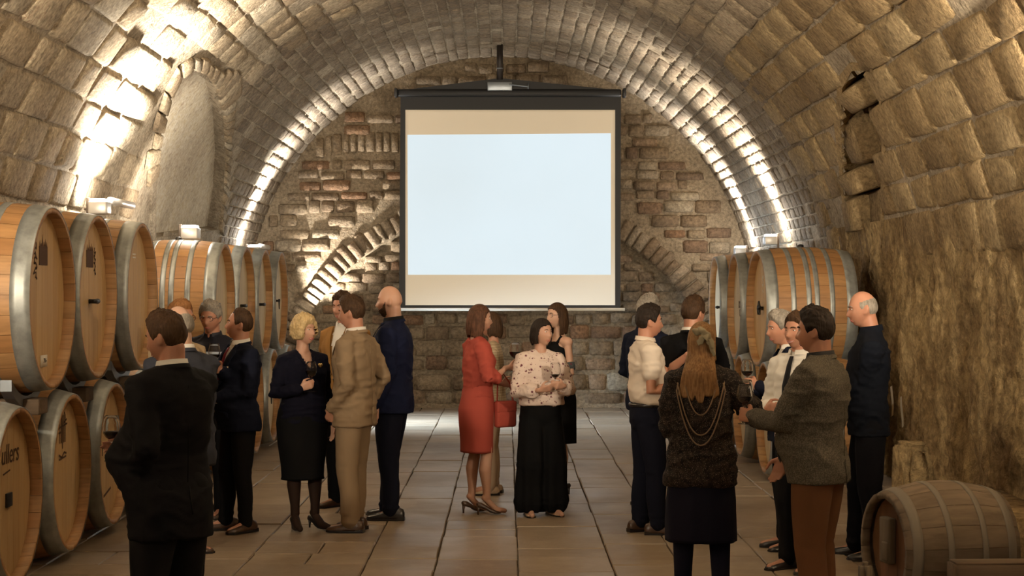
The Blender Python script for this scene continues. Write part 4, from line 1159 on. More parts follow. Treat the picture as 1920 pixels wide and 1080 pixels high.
def glass_mat():
    t = NT('clear_glass'); t.set(Base_Color=(1, 1, 1, 1), Roughness=.0, IOR=1.45); t.b.inputs['Transmission Weight'].default_value = 1; return t.m
M_GLASS = glass_mat()
def wine_mat(name, col):
    t = NT(name); t.set(Base_Color=(*col, 1), Roughness=.05, IOR=1.34); t.b.inputs['Transmission Weight'].default_value = .35; return t.m
M_WINE = wine_mat('red_wine', (.045, .003, .006)); M_ROSE = wine_mat('light_red_wine', (.35, .05, .04))

GLASS_ME = {}
def wine_glass(loc, label, fill=.42, wine=None, scale=1.0, tilt=(0, 0)):
    """stemmed glass; loc is the middle of the stem, where a hand holds it"""
    e = empty('wine_glass', (0, 0, 0), 0, label, 'glass', 'glasses in the hands of the guests')
    e.rotation_euler = (tilt[0], tilt[1], 0); e.scale = (scale,) * 3
    M = Euler((tilt[0], tilt[1], 0)).to_matrix(); e.location = Vector(loc) - M @ Vector((0, 0, .055 * scale))
    if 'bowl' not in GLASS_ME:
        pr = [(.004, .100), (.014, .106), (.030, .118), (.041, .136), (.0445, .155), (.0425, .180), (.037, .205), (.0335, .222)]
        outer = pr; inner = [(max(.0005, r - .0016), h + (.0016 if h < .12 else 0)) for r, h in pr]
        m = MB(); m.lathe(outer + [(inner[-1][0], inner[-1][1] + .0006)] + inner[::-1], 28); GLASS_ME['bowl'] = mesh('bowl', m.v, m.f); fix_normals(GLASS_ME['bowl'])
        m = MB(); m.lathe([(.0005, .0035), (.006, .006), (.0042, .02), (.0038, .06), (.0042, .092), (.009, .1025), (.0005, .1035)], 12); GLASS_ME['stem'] = mesh('stem', m.v, m.f); fix_normals(GLASS_ME['stem'])
        m = MB(); m.lathe([(.0005, .0), (.035, .0), (.0365, .0012), (.035, .0022), (.012, .0035), (.0005, .0055)], 28); GLASS_ME['foot'] = mesh('foot', m.v, m.f); fix_normals(GLASS_ME['foot'])
    for k in ('bowl', 'stem', 'foot'): link(k, GLASS_ME[k], M_GLASS, e)
    h1 = .108 + .11 * fill
    P = [(.0125, .1078), (.0283, .1195), (.0392, .1368), (.0428, .155), (.0408, .180), (.0353, .205)]
    pr = [(.0005, .1055)] + [q for q in P if q[1] < h1]; rr = np.interp(h1, [q[1] for q in P], [q[0] for q in P]); pr += [(rr, h1), (.0005, h1)]
    m = MB(); m.lathe(pr, 26); me = mesh('wine', m.v, m.f); fix_normals(me); link('wine', me, wine or M_WINE, e)
    return e

# ---- body tables (z/H, half width, half depth, y offset) for a height of 1.75
MEN_BODY = [(.47, .155, .105, 0), (.53, .16, .115, -.005), (.60, .148, .105, 0), (.68, .155, .112, 0), (.75, .165, .11, -.005), (.80, .15, .085, -.012), (.83, .09, .06, -.016), (.86, .052, .052, -.01)]
MEN_SHIRT = [(.50, .175, .125, 0), (.56, .172, .13, 0), (.62, .168, .125, 0), (.70, .178, .13, 0), (.76, .186, .125, -.005), (.80, .17, .10, -.012), (.825, .125, .078, -.016), (.845, .078, .068, -.014), (.858, .062, .063, -.012)]
JACKET = [(.455, .195, .14, 0), (.50, .197, .145, -.004), (.56, .186, .138, 0), (.61, .178, .130, 0), (.68, .188, .138, 0), (.75, .202, .135, -.005), (.795, .195, .112, -.012), (.82, .152, .09, -.016), (.84, .094, .076, -.016), (.856, .068, .068, -.014)]
WOM_BODY = [(.46, .165, .11, -.01), (.52, .172, .12, -.012), (.57, .155, .105, -.005), (.625, .125, .092, 0), (.68, .132, .098, .004), (.73, .143, .115, .016), (.78, .138, .085, 0), (.815, .10, .06, -.012), (.84, .06, .05, -.014), (.86, .045, .045, -.01)]
WOM_TOP = [(.50, .185, .135, -.008), (.56, .172, .128, -.004), (.625, .148, .112, 0), (.68, .152, .118, .004), (.73, .160, .132, .014), (.78, .152, .10, 0), (.81, .118, .075, -.01), (.83, .085, .066, -.012)]
PENCIL = [(.255, .150, .115, -.01), (.30, .158, .12, -.01), (.40, .178, .135, -.012), (.50, .188, .14, -.014), (.56, .172, .128, -.006), (.625, .145, .11, 0)]

def ik(S, W, la, lf, hint):
    S = np.asarray(S, float); W = np.asarray(W, float); d = W - S; L = np.linalg.norm(d)
    if L > (la + lf) * .995: W = S + d / L * (la + lf) * .995; d = W - S; L = np.linalg.norm(d)
    u = d / L; a = (la * la - lf * lf + L * L) / (2 * L); h = math.sqrt(max(0, la * la - a * a))
    p = np.asarray(hint, float); p = p - u * (p @ u); p /= np.linalg.norm(p)
    return S + u * a + p * h, W
def nz(v): v = np.asarray(v, float); return v / np.linalg.norm(v)

def add_hand(B, W, d, n, side, k, curl, spread=1.0):
    """palm, four unequal bent fingers and a thumb; d along the fingers, n out of the palm, side +1 right hand"""
    d = nz(d); n = nz(np.asarray(n) - d * (np.asarray(n) @ d)); l = np.cross(d, n) * side        # l points to the thumb side
    W = np.asarray(W, float)
    B.chain([W - d * .02 * k, W + d * .012 * k], [.026 * k, .026 * k], flat=(n, .78))
    for t, r in ((-.026, .0165), (-.009, .018), (.009, .018), (.026, .017)):
        B.chain([W + d * .015 * k + l * t * .7 * k, W + d * .085 * k + l * t * 1.05 * k], [r * k, r * .88 * k], 12, flat=(n, .85))
    tips = []
    for i, (t, L, r) in enumerate(((.030, .072, .0086), (.0105, .082, .0090), (-.0095, .076, .0086), (-.0285, .060, .0076))):
        b = W + d * (.088 - .004 * abs(i - 1)) * k + l * t * k * spread; p = [b - d * .012 * k, b]; q = 0; s = [.45, .31, .24]
        for j in range(3):
            q += curl[i] * (.85, 1.05, .7)[j]
            v = d * math.cos(q) + n * math.sin(q) + l * t * .6 * (1 - min(1, q))
            p.append(p[-1] + nz(v) * L * s[j] * k)
        B.chain(p, [r * k * 1.05, r * k * 1.05, r * k, r * k * .92, r * k * .8], 10); tips.append(p[-1])
    tb = W + d * .022 * k + l * .026 * k
    c = curl[4]
    v1 = nz(d * .62 + l * .75 + n * (.25 + .3 * c)); v2 = nz(d * .85 + l * (.35 - .5 * c) + n * (.25 + .6 * c)); v3 = nz(d * .9 + l * (.1 - .6 * c) + n * (.2 + .6 * c))
    B.chain([tb, tb + v1 * .040 * k, tb + v1 * .040 * k + v2 * .032 * k, tb + v1 * .040 * k + v2 * .032 * k + v3 * .024 * k], [.014 * k, .0115 * k, .0100 * k, .0082 * k], 10)
RELAX = (.28, .34, .38, .42, .25); GRIP = (.75, .85, .95, 1.0, .75); SOFTGRIP = (.5, .62, .75, .8, .6)

def shoe(e, x, y, yaw, k, mat, kind='oxford', sole=True):
    M = Matrix.Translation((x, y, 0)) @ Matrix.Rotation(yaw, 4, 'Z')
    s = Sol(); R = []; n = 20
    if kind == 'oxford':
        sec = [(-.085, .022, .03, .06), (-.075, .034, .004, .085), (-.04, .038, .004, .098), (.0, .037, .004, .098), (.03, .040, .004, .082), (.08, .045, .004, .062), (.13, .047, .004, .05), (.165, .042, .004, .042), (.19, .028, .006, .034), (.20, .012, .01, .026)]
    else:   # court shoe with a heel
        sec = [(-.075, .016, .085, .105), (-.065, .025, .068, .115), (-.03, .028, .058, .112), (.01, .029, .045, .088), (.05, .034, .018, .062), (.09, .038, .004, .045), (.125, .034, .003, .034), (.15, .020, .004, .026), (.16, .008, .007, .018)]
    for (yy, hw, z0, z1) in sec:
        q = np.linspace(0, 2 * PI, n, endpoint=False); c, sn = np.cos(q), np.sin(q)
        zz = np.where(sn < 0, z0 + (1 + sn) * (z1 - z0) * .28, z0 + (z1 - z0) * (.28 + .72 * sn))
        R.append(np.stack([hw * np.sign(c) * np.abs(c) ** .8, np.full(n, yy), zz], -1) * k)
    s.rings(R, n)
    V = frame_to(M, s.V()); me = mesh('shoe', V, s.f); o = link('shoe', me, mat, e)
    if kind == 'oxford':
        m = MB(); pts = [(-.036, -.085), (.036, -.085), (.041, .0), (.049, .1), (.046, .165), (.02, .203), (-.02, .203), (-.046, .165), (-.049, .1), (-.041, .0)]
        v = [(a * k, b * k, 0) for a, b in pts] + [(a * k * 1.02, b * k, .016) for a, b in pts]; q = len(pts)
        m.add([M @ Vector(p) for p in v], [tuple(range(q - 1, -1, -1)), tuple(range(q, 2 * q))] + [(i, (i + 1) % q, q + (i + 1) % q, q + i) for i in range(q)])
        m.add([M @ Vector((a * k, b * k, c)) for a, b, c in ((-.034, -.086, 0), (.034, -.086, 0), (.036, -.03, 0), (-.036, -.03, 0), (-.034, -.086, .028), (.034, -.086, .028), (.036, -.03, .024), (-.036, -.03, .024))], [(0, 3, 2, 1), (4, 5, 6, 7), (0, 1, 5, 4), (1, 2, 6, 5), (2, 3, 7, 6), (3, 0, 4, 7)])
        m.build('sole', M_SHOEB, o, smooth=False)
        m = MB()
        for t in range(3): m.tube([M @ Vector((sx * .016 * k, (.035 + .018 * t) * k, (.084 - .006 * t) * k)) for sx in (-1, 0, 1)], .003, 5)
        m.build('laces', M_BTN, o)
    else:
        m = MB(); m.tube([M @ Vector((0, -.055 * k, .075 * k)), M @ Vector((0, -.06 * k, .03 * k)), M @ Vector((0, -.06 * k, 0))], [.018 * k, .010 * k, .009 * k], 8); m.build('heel', mat, o)
    return o

class Person:
    def __init__(s, x, y, rz, H, label, sex='m', skin=0, g=1.0, belly=0.0, lean=0.0, group=None, near=False, voxel=None):
        s.e = empty('person', (x, y, 0), rz, label, 'person', group); s.H = H; s.sex = sex; s.k = H / 1.75; s.g = g; s.belly = belly; s.lean = lean
        s.sk = SKIN[skin]; s.B = Sol(); s.vox = voxel or (.0068 if near else .0078); s.near = near; s.seed = int(abs(x * 100) + abs(y * 37))
        s.rz = rz; s.pos = Vector((x, y, 0)); s.fem = sex == 'f'; s.arms = {}; s.kh = (H / 1.75) ** .5 * (1.0 if sex == 'm' else .955)
        s.torso_bvh = None
    def P(s, x, y, z):
        """body point with the lean of the trunk applied, heights as a share of H"""
        zz = z * s.H; return np.array([x * s.k, y * s.k + max(0, z - .52) * s.H * s.lean, zz])
    def world(s, p): return s.pos + Matrix.Rotation(s.rz, 3, 'Z') @ Vector(p)
    def local(s, w_): return np.array(Matrix.Rotation(-s.rz, 3, 'Z') @ (Vector(w_) - s.pos))
    def head(s, yaw=0, pitch=0, roll=0, hair='short', hcol='brown', vol=1.0, length=.13, beard=None, specs=False, lips=False, smile=0.0, jaw=1.0, fwd=.012):
        c = s.P(0, fwd, 1.0) ; c[2] = s.H - .117 * s.kh
        M = Matrix.Translation(Vector(c)) @ Matrix.Translation((0, -.02, -.08)) @ Euler((pitch, roll, yaw), 'ZYX' if False else 'XYZ').to_matrix().to_4x4() @ Matrix.Translation((0, .02, .08)) @ Matrix.Scale(s.kh, 4)
        s.Mh = M
        d, A, E = dirs(); p = head_surf(d, s.fem, jaw); ne, na = A.shape
        R = [frame_to(M, p[i]) for i in range(ne)]; s.B.rings(R, na)
        for sd in (-1, 1):
            Rm = np.asarray((M.to_3x3() @ Euler((.12, 0, sd * .42)).to_matrix()))
            s.B.ell(frame_to(M, np.array([sd * .0775, -.012, -.008])), (.0085, .019, .031), Rm, 16)
            s.B.ell(frame_to(M, np.array([sd * .0765, -.003, -.030])), (.0075, .010, .011), Rm, 12)
        # neck
        nb = s.P(0, -.014, .835); nt = frame_to(M, np.array([0, -.022, -.055]))
        r = (.058 if not s.fem else .047) * s.k * (1 + (s.g - 1) * .5)
        s.B.chain([nb, nb * .5 + nt * .5, nt], [r * 1.12, r, r * .98], 20)
        hb = BVHTree.FromPolygons([tuple(q) for q in p.reshape(-1, 3)], [(i * na + j, i * na + (j + 1) % na, (i + 1) * na + (j + 1) % na, (i + 1) * na + j) for i in range(ne - 1) for j in range(na)])
        def on(x, z):
            h = hb.ray_cast(Vector((x, .4, z)), Vector((0, -1, 0))); return h[0] if h[0] else Vector((x, .08, z))
        s.on = on
        def child(name, m, mat, par=None):
            v = [M @ Vector(q) for q in m.v]; return link(name, mesh(name, v, m.f), mat, par or s.e)
        for sd in (-1, 1):
            q = on(sd * .031, .006); m = MB(); m.lathe([(.0005, .0115), (.005, .0103), (.0085, .0075), (.0110, .003), (.0115, -.002)], 14, M=Matrix.Rotation(-PI / 2, 4, 'X') @ Matrix.Scale(.52, 4, (0, 1, 0)), c=q + Vector((0, -.0055, 0)))
            ey = child('eye', m, M_EYE); m = MB(); m.lathe([(.0005, .0122), (.0035, .0117), (.0052, .0105)], 10, M=Matrix.Rotation(-PI / 2, 4, 'X') @ Matrix.Scale(.8, 4, (0, 1, 0)), c=q + Vector((0, -.0055, 0))); child('iris', m, M_IRIS, ey)
            m = MB(); pts = [on(sd * xx, zz) + Vector((0, .0015, 0)) for xx, zz in ((.014, .021), (.024, .0265), (.036, .027), (.048, .021))]
            m.tube(pts, [.0028, .0038, .0034, .0018] if not s.fem else [.002, .0026, .0022, .001], 6); child('eyebrow', m, HAIR[hcol] if hcol != 'blonde' else HAIR['dkblonde'])
        m = MB(); w_ = .024 + .008 * smile; up = .008 * smile
        m.tube([on(xx * w_, -.0675 + up * abs(xx) ** 2) + Vector((0, .0, 0)) for xx in (-1, -.5, 0, .5, 1)], [.0012, .0036, .0036, .0036, .0012], 8)
        m.tube([on(xx * w_, -.0765 + up * 1.3 * abs(xx) ** 2) + Vector((0, .0, 0)) for xx in (-1, -.5, 0, .5, 1)], [.0012, .004, .0046, .004, .0012], 8)
        child('lips', m, M_LIPSR if lips else M_LIPS)
        if smile > .5:
            m = MB(); m.tube([on(xx * w_ * .8, -.0722 + up * abs(xx) ** 2) + Vector((0, -.0002, 0)) for xx in (-1, -.5, 0, .5, 1)], [.001, .0032, .0036, .0032, .001], 6); child('teeth', m, M_PEARL)
        if hair:
            v, f = hair_shell(hair, s.seed, vol, length); v, f = drop_loose(v, f)
            me = mesh('hair', frame_to(M, v), f); link('hair', me, HAIR[hcol], s.e)
        if beard:
            d, A, E = dirs(84, 60); p = head_surf(d, s.fem, jaw); a = np.abs(A); z = p[..., 2]
            up_ = np.interp(a, [0, .28, .33, .6, 1.0, 1.35, 1.5], [-.088, -.088, -.052, -.058, -.045, .01, -.9]); t = np.clip((up_ - z) / .02, 0, 1) * np.clip((z + .125) / .01, 0, 1)
            lum = .008 * (1 + .5 * fbm(d * 16, 5)); p = p + d * (lum * t + .0012)[..., None]; ne, na = A.shape; idx = np.arange(ne * na).reshape(ne, na); f = []
            for i in range(ne - 1):
                for j in range(na):
                    k = (j + 1) % na
                    if min(t[i, j], t[i, k], t[i + 1, j], t[i + 1, k]) > 0.001: f.append((idx[i, j], idx[i, k], idx[i + 1, k], idx[i + 1, j]))
            v, f = drop_loose(p.reshape(-1, 3), f); link('beard', mesh('beard', frame_to(M, v), f), HAIR[beard], s.e)
        if specs:
            m = MB(); cx = [on(sd * .031, .004) for sd in (-1, 1)]
            for sd, c0 in zip((-1, 1), cx):
                yy = max(c0.y + .012, .088); pts = [Vector((sd * .033 + .023 * math.cos(t), yy - .05 * abs(sd * .033 + .023 * math.cos(t)) ** 1.2, .003 + .017 * math.sin(t))) for t in np.linspace(0, 2 * PI, 17)]
                m.tube(pts, .0022, 6, False); m.tube([(sd * .057, yy - .008, .008), (sd * .079, .03, .008), (sd * .082, -.015, .004)], .002, 6)
            yy = max(cx[0].y + .012, .09); m.tube([(-.011, yy, .006), (0, yy + .003, .008), (.011, yy, .006)], .002, 6)
            child('spectacles', m, M_SPEC)
        return s
    def arm(s, side, W, d=None, n=None, curl=RELAX, hint=None, sh=None, spread=1.0):
        """side +1 right, -1 left; W wrist in body coordinates (metres)"""
        sx = (.178 if not s.fem else .15) * (1 + (s.g - 1) * .6)
        S = s.P(side * sx, -.012, .797); la, lf = .170 * s.H, .150 * s.H
        if hint is None: hint = (side * .55, -.6, -.5)
        E, W = ik(S, W, la, lf, hint)
        if d is None: d = W - E
        if n is None: n = (-side, 0.1, 0)
        s.arms[side] = (S, E, W); k = s.k * (1.0 if not s.fem else .92)
        u = 1.0 if not s.fem else .86
        f = W - E
        s.B.chain([S, S * .6 + E * .4, E, E + f * .28, E + f * .7, W], [.045 * k * u, .043 * k * u, .037 * k * u, .039 * k * u, .031 * k * u, .025 * k * u], 16)
        add_hand(s.B, W, d, n, side, k * 1.0, curl, spread)
        s.hd = getattr(s, 'hd', {}); dd = nz(d); nn = nz(np.asarray(n) - dd * (np.asarray(n) @ dd)); s.hd[side] = W + dd * .088 * k + nn * .030 * k
        return s
    def hang(s, side, fwd=.0, out=.0, **kw):
        sx = (.178 if not s.fem else .15) * (1 + (s.g - 1) * .6); S = s.P(side * sx, -.012, .797)
        return s.arm(side, S + np.array([side * (.055 + out), .05 + fwd, -.306 * s.H]), d=(side * .03, .15, -1), n=(-side, .1, 0), hint=(side * .25, -1, 0), **kw)
    def grip(s, side, W, toward=(0, 1, 0), n=None, curl=GRIP, **kw):
        return s.arm(side, W, d=toward, n=n if n is not None else (-side, .15, 0), curl=curl, **kw)
    def legs(s, feet=((.095, .0, -.2), (-.095, .02, .2)), bare=False, thin=.8, heel=0.0):
        """feet: (x, y, yaw) of the right and the left foot"""
        s.feet = feet; s.ank = []
        for side, (x, y, yaw) in zip((1, -1), feet):
            hip = s.P(side * .088, 0, .51); an = np.array([x, y, .055 * s.k + .02 + heel]); kn = hip * .47 + an * .53 + np.array([side * .006, .018, 0])
            s.ank.append((hip, kn, an)); k = s.k * (thin if not bare else 1.0)
            cf = kn * .66 + an * .34 + np.array([0, -.014, 0])
            s.B.chain([hip, hip * .5 + kn * .5, kn, cf, kn * .2 + an * .8, an], [.082 * k, .070 * k, .050 * k, .054 * k, .034 * k, .032 * k], 18)
            fw = np.array([-math.sin(yaw), math.cos(yaw), 0]); s.B.chain([an + fw * -.02, an * np.array([1, 1, 0]) + fw * .08 + np.array([0, 0, .035]), an * np.array([1, 1, 0]) + fw * .15 + np.array([0, 0, .025])], [.026, .028, .020], 12)
        return s
    def finish_body(s):
        R = loft(MEN_BODY if not s.fem else WOM_BODY, s.H, s.g * .85, lean=s.lean, belly=s.belly * .6); s.B.rings(R)
        for side, (S, E, W) in s.arms.items(): s.B.chain([s.P(0, -.012, .80), S], [.06 * s.k, .05 * s.k])
        for hip, kn, an in getattr(s, 'ank', []): s.B.chain([s.P(0, 0, .53), hip], [.09 * s.k, .075 * s.k])
        me, co = remesh(s.B.V(), s.B.f, s.vox, 1, .45); me.name = 'body'; me.materials.clear(); s.body = link('body', me, s.sk, s.e); return s
    # ---- clothes
    def garment(s, name, table, mat, sleeves=None, sl_r=(.073, .056, .044), g=None, voxel=.0125, fold=.006, e=2.3, belly=None, bust=0.0, extra=None, stretch=(9, 9, 15), smooth=3):
        """trunk rings plus sleeves (0 none, .5 short, 1 to the wrist) melted into one cloth mesh with folds"""
        g = s.g if g is None else g
        q = Sol(); R = loft(table, s.H, g, lean=s.lean, belly=s.belly if belly is None else belly, e=e); q.rings(R)
        n = len(R[0]); V = np.concatenate(R); s.torso_bvh = BVHTree.FromPolygons([tuple(p) for p in V], [(i * n + j, i * n + (j + 1) % n, (i + 1) * n + (j + 1) % n, (i + 1) * n + j) for i in range(len(R) - 1) for j in range(n)])
        s.table_bvh = s.torso_bvh
        k = s.k
        if bust:
            for sd in (-1, 1): q.ell(s.P(sd * .068, .075 + .0, .725), (.062 * k, .052 * k * bust, .062 * k))
        elbows = []
        for side, (S, E, W) in s.arms.items():
            if not sleeves: continue
            sl = sleeves if not isinstance(sleeves, dict) else sleeves[side]
            if not sl: continue
            a, b, c = (r * k * (1 if not s.fem else .88) for r in sl_r)
            nk = s.P(side * .06, -.014, .815)
            pts = [nk, S, S * .5 + E * .5, E]; rr = [a * .9, a, (a + b) / 2 + .003, b]
            f = W - E
            if sl >= .9: pts += [E + f * .35, E + f * .75, E + f * (.93 if sl <= 1 else sl - .07)]; rr += [b * .97, (b + c) / 2, c]
            elif sl > .55: pts += [E + f * (sl - .5) * 2]; rr += [(b + c) / 2 + .006]
            else: pts = pts[:2] + [S * .55 + E * .45, S * (1 - sl * 1.5) + E * sl * 1.5]; rr = rr[:2] + [a * .95, a * .92]
            q.chain(pts, rr, 20); elbows.append(E)
        if extra: extra(q)
        me, co = remesh(q.V(), q.f, voxel, smooth, .5)
        nr = normals(me); sd = s.seed
        F = fbm(co * np.array(stretch), sd, 3) * fold
        wp = co + .06 * np.stack([vnoise(co * 6 + 7 * i, sd + i) for i in range(3)], -1)
        for sc, am in (((5, 5, 12), 1.3), ((11, 11, 19), .7)):
            F += fold * am * ((1 - np.abs(vnoise(wp * np.array(sc, float), sd + 20))) ** 4 - .3)
        sg = np.zeros(len(co))
        for side, (S, E, W) in s.arms.items():
            for a_, b_ in ((S, E), (E, W)):
                ab = b_ - a_; tt = np.clip(((co - a_) @ ab) / (ab @ ab), 0, 1); dd = np.linalg.norm(co - a_ - tt[:, None] * ab, axis=1)
                near_ = np.exp(-(dd / .10) ** 4); u = tt * np.linalg.norm(ab)
                sg += near_ * fold * .9 * ((1 - np.abs(vnoise(np.stack([u * 24 + 3 * vnoise(co * 9, sd), dd * 0 + side * 3, dd * 0 + 2.0], -1), sd + 31))) ** 3 - .35)
        if sleeves: F += sg
        for E in elbows:
            dd = np.linalg.norm(co - E, axis=1); F += fold * 1.2 * np.exp(-(dd / .09) ** 2) * vnoise(co * np.array([20, 20, 38.0]), sd + 4)
        zz = co[:, 2] / s.H; F += fold * .9 * np.exp(-((zz - .60) / .05) ** 2) * vnoise(co * np.array([6, 6, 34.0]), sd + 9)
        F = np.maximum(F, -.011); co = co + nr * F[:, None]; put(me, co); me.name = name; me.materials.clear()
        o = link(name, me, mat, s.e); return o
    def vneck(s, o, z0, w, zt=.86):
        H = s.H; bm = bmesh.new(); bm.from_mesh(o.data)
        cut = [f for f in bm.faces if f.calc_center_median().y > 0 and z0 * H < f.calc_center_median().z and abs(f.calc_center_median().x) < w * ((f.calc_center_median().z - z0 * H) / ((zt - z0) * H)) ** .8]
        bmesh.ops.delete(bm, geom=cut, context='FACES'); bm.to_mesh(o.data); bm.free(); o.data.update()
        s.ribbon('neck_trim', [(sd * w * t ** .8, (z0 + (.815 - z0) * t) * H) for sd in (1,) for t in np.linspace(1, 0, 7)] + [(-w * t ** .8, (z0 + (.815 - z0) * t) * H) for t in np.linspace(.05, 1, 7)], .006, o.data.materials[0], off=.009, th=.003)
    def trousers(s, mat, r=(.098, .070, .058), hem=.022, top=.585, wide=None, name='trousers', voxel=.0125, fold=.006):
        q = Sol(); k = s.k
        T = [(.46, .12, .10, -.01), (.49, .155, .12, -.008), (.53, .158 if top < .59 else .163, .116 if top < .59 else .125, -.006), (.57, .140 if top < .59 else .158, .10 if top < .59 else .122, 0), (top, .13 if top < .59 else .155, .095 if top < .59 else .118, 0)]
        q.rings(loft(T, s.H, s.g, lean=s.lean, step=.012, belly=s.belly * .5))
        for (hip, kn, an), side in zip(s.ank, (1, -1)):
            lo = an.copy(); lo[2] = hem + r[2] * k * .9; m = kn * .5 + lo * .5 + np.array([0, -.012, 0])
            if wide: q.chain([hip + np.array([-side * .012, -.004, .0]), hip * .5 + kn * .5, kn, m, lo], [r[0] * k * s.g, (r[0] * .6 + wide * .4) * k, (r[0] * .35 + wide * .65) * k, wide * .9 * k, wide * k], 22)
            else: q.chain([hip + np.array([-side * .012, -.004, .0]), hip * .5 + kn * .5, kn, m, lo], [r[0] * k * s.g, (r[0] + r[1]) * .5 * k * s.g, r[1] * k, (r[1] + r[2]) * .5 * k, r[2] * k], 22)
        V = q.V(); me, co = remesh(V, q.f, voxel, 3, .5); co[:, 2] = np.maximum(co[:, 2], hem)
        nr = normals(me); F = fbm(co * np.array([8, 8, 6.0]), s.seed, 3) * fold; z = co[:, 2]
        F += fold * 1.3 * np.exp(-((z - .10) / .07) ** 2) * vnoise(co * np.array([9, 9, 40.0]), s.seed + 3) + fold * np.exp(-((z - .48 * s.H) / .05) ** 2) * vnoise(co * np.array([12, 12, 30.0]), s.seed + 5) + fold * .8 * np.exp(-((z - .27 * s.H) / .05) ** 2) * vnoise(co * np.array([9, 9, 36.0]), s.seed + 7)
        if wide: F += .012 * np.clip(1 - z / .9, 0, 1) * np.sin(np.arctan2(co[:, 1], co[:, 0] - np.sign(co[:, 0]) * .1) * 7)
        co = co + nr * F[:, None]; co[:, 2] = np.maximum(co[:, 2], hem); put(me, co); me.name = name; me.materials.clear()
        return link(name, me, mat, s.e)
    def skirt(s, table, mat, name='skirt', pleat=0.0, fold=.006, e=2.2, twist=0.0):
        R = loft(table, s.H, s.g, step=.012, lean=s.lean, belly=s.belly * .6, e=e); n = len(R[0]); out = []
        z0, z1 = table[0][0] * s.H, table[-1][0] * s.H
        for r in R:
            t = 1 - (r[0, 2] - z0) / (z1 - z0); c = r.mean(0); q = np.arctan2(r[:, 1] - c[1], r[:, 0] - c[0])
            am = fold * fbm(np.stack([np.cos(q) * 3, np.sin(q) * 3, np.full(n, r[0, 2] * 4)], -1), s.seed) + pleat * t * np.sin(q * 9)
            d = r - c; L = np.linalg.norm(d[:, :2], axis=1, keepdims=True); r = r.copy(); r[:, :2] += d[:, :2] / L * am[:, None]; out.append(r)
        low = out[0].copy(); c = low.mean(0); low = c + (low - c) * .96; low[:, 2] += .004; up_ = low.copy(); up_[:, 2] += .12; up_ = up_
        q = Sol(); q.rings([up_, low] + out, cap=False); me = mesh(name, q.V(), q.f); return link(name, me, mat, s.e)
    def ribbon(s, name, pts, hw, mat, front=1, off=.006, th=.004, bvh=None, parent=None):
        """strip of cloth laid on the trunk along points (x, z)"""
        b = bvh or s.torso_bvh; P = []
        n = len(pts); hw = hw if hasattr(hw, '__len__') else [hw] * n
        for i in range(n):
            x, z = pts[i]; a = pts[max(i - 1, 0)]; c = pts[min(i + 1, n - 1)]; d = np.array([c[0] - a[0], c[1] - a[1]]); L = np.linalg.norm(d); t = np.array([-d[1], d[0]]) / L
            row = []
            for sg in (-1, -.33, .33, 1):
                xx, zz = x + t[0] * hw[i] * sg, z + t[1] * hw[i] * sg
                h = b.ray_cast(Vector((xx, front * 1.5, zz)), Vector((0, -front, 0)))
                if h[0] is None:
                    h = b.find_nearest(Vector((xx, front * .1, zz)))
                p = h[0] + Vector((0, front * off, 0)); row.append(p)
            P.append(row)
        v = [p for r in P for p in r] + [p + Vector((0, front * th, 0)) for r in P for p in r]; N = n * 4; f = []
        for i in range(n - 1):
            for j in range(3):
                q = (i * 4 + j, i * 4 + j + 1, (i + 1) * 4 + j + 1, (i + 1) * 4 + j); f.append(tuple(k + N for k in q)); f.append(q[::-1])
        ring = [i * 4 for i in range(n)] + [(n - 1) * 4 + j for j in (1, 2, 3)] + [i * 4 + 3 for i in range(n - 2, -1, -1)] + [2, 1]
        for i in range(len(ring)): a, c = ring[i], ring[(i + 1) % len(ring)]; f.append((a, c, c + N, a + N))
        me = mesh(name, v, f); fix_normals(me); return link(name, me, mat, parent or s.e)
    def collar(s, mat, name='collar', h=.036, gap=.35, r=.0, z=.842, tilt=.25, fold=True):
        k = s.k; m = MB(); n = 28; c = s.P(0, -.012, z); rx, ry = (.068 + r) * k, (.070 + r) * k
        rows = []
        for (dr, dz) in ((0, -.012), (-.004, h), (.004, h + .003), (.012, h * .2)) if fold else ((0, -.012), (-.003, h), (.004, h + .002), (.008, -.01)):
            row = []
            for i in range(n + 1):
                t = PI / 2 + gap + (2 * PI - 2 * gap) * i / n
                row.append((c[0] + (rx + dr) * math.cos(t), c[1] + (ry + dr) * math.sin(t), c[2] + dz * k - tilt * (ry * math.sin(t)) * .55))
            rows.append(row)
        v = [p for r_ in rows for p in r_]; q = n + 1
        f = [(a * q + i, a * q + i + 1, (a + 1) * q + i + 1, (a + 1) * q + i) for a in range(3) for i in range(n)]
        me = mesh(name, v, f); fix_normals(me); return link(name, me, mat, s.e)
    def suit(s, jmat, smat, tie=None, length=1.0, closed=True, buttons=2, fold=.006, square=None, vent=True, sl_r=(.073, .056, .046)):
        T = [list(r) for r in JACKET]; T[0][0] = .455 - (length - 1) * .2
        o = s.garment('jacket', T, jmat, 1, sl_r, fold=fold)
        H = s.H; z0, z1 = .62 * H, .85 * H; wv = .062 * s.k
        # the opening between the lapels shows the shirt
        me = o.data; bm = bmesh.new(); bm.from_mesh(me); cut = []
        sh = [s.local(s.world(s.arms[a][1])) for a in s.arms] if s.arms else []
        for f in bm.faces:
            c = f.calc_center_median()
            if c.y > 0.03 + max(0, c.z / H - .52) * H * s.lean and z0 < c.z < z1 + .05 and abs(c.x) < wv * (c.z - z0) / (z1 - z0):
                h = s.torso_bvh.find_nearest(c)
                if h[3] is not None and h[3] < .035: cut.append(f)
        if cut:
            bmesh.ops.delete(bm, geom=cut, context='FACES'); bm.to_mesh(me)
        bm.free(); me.update()
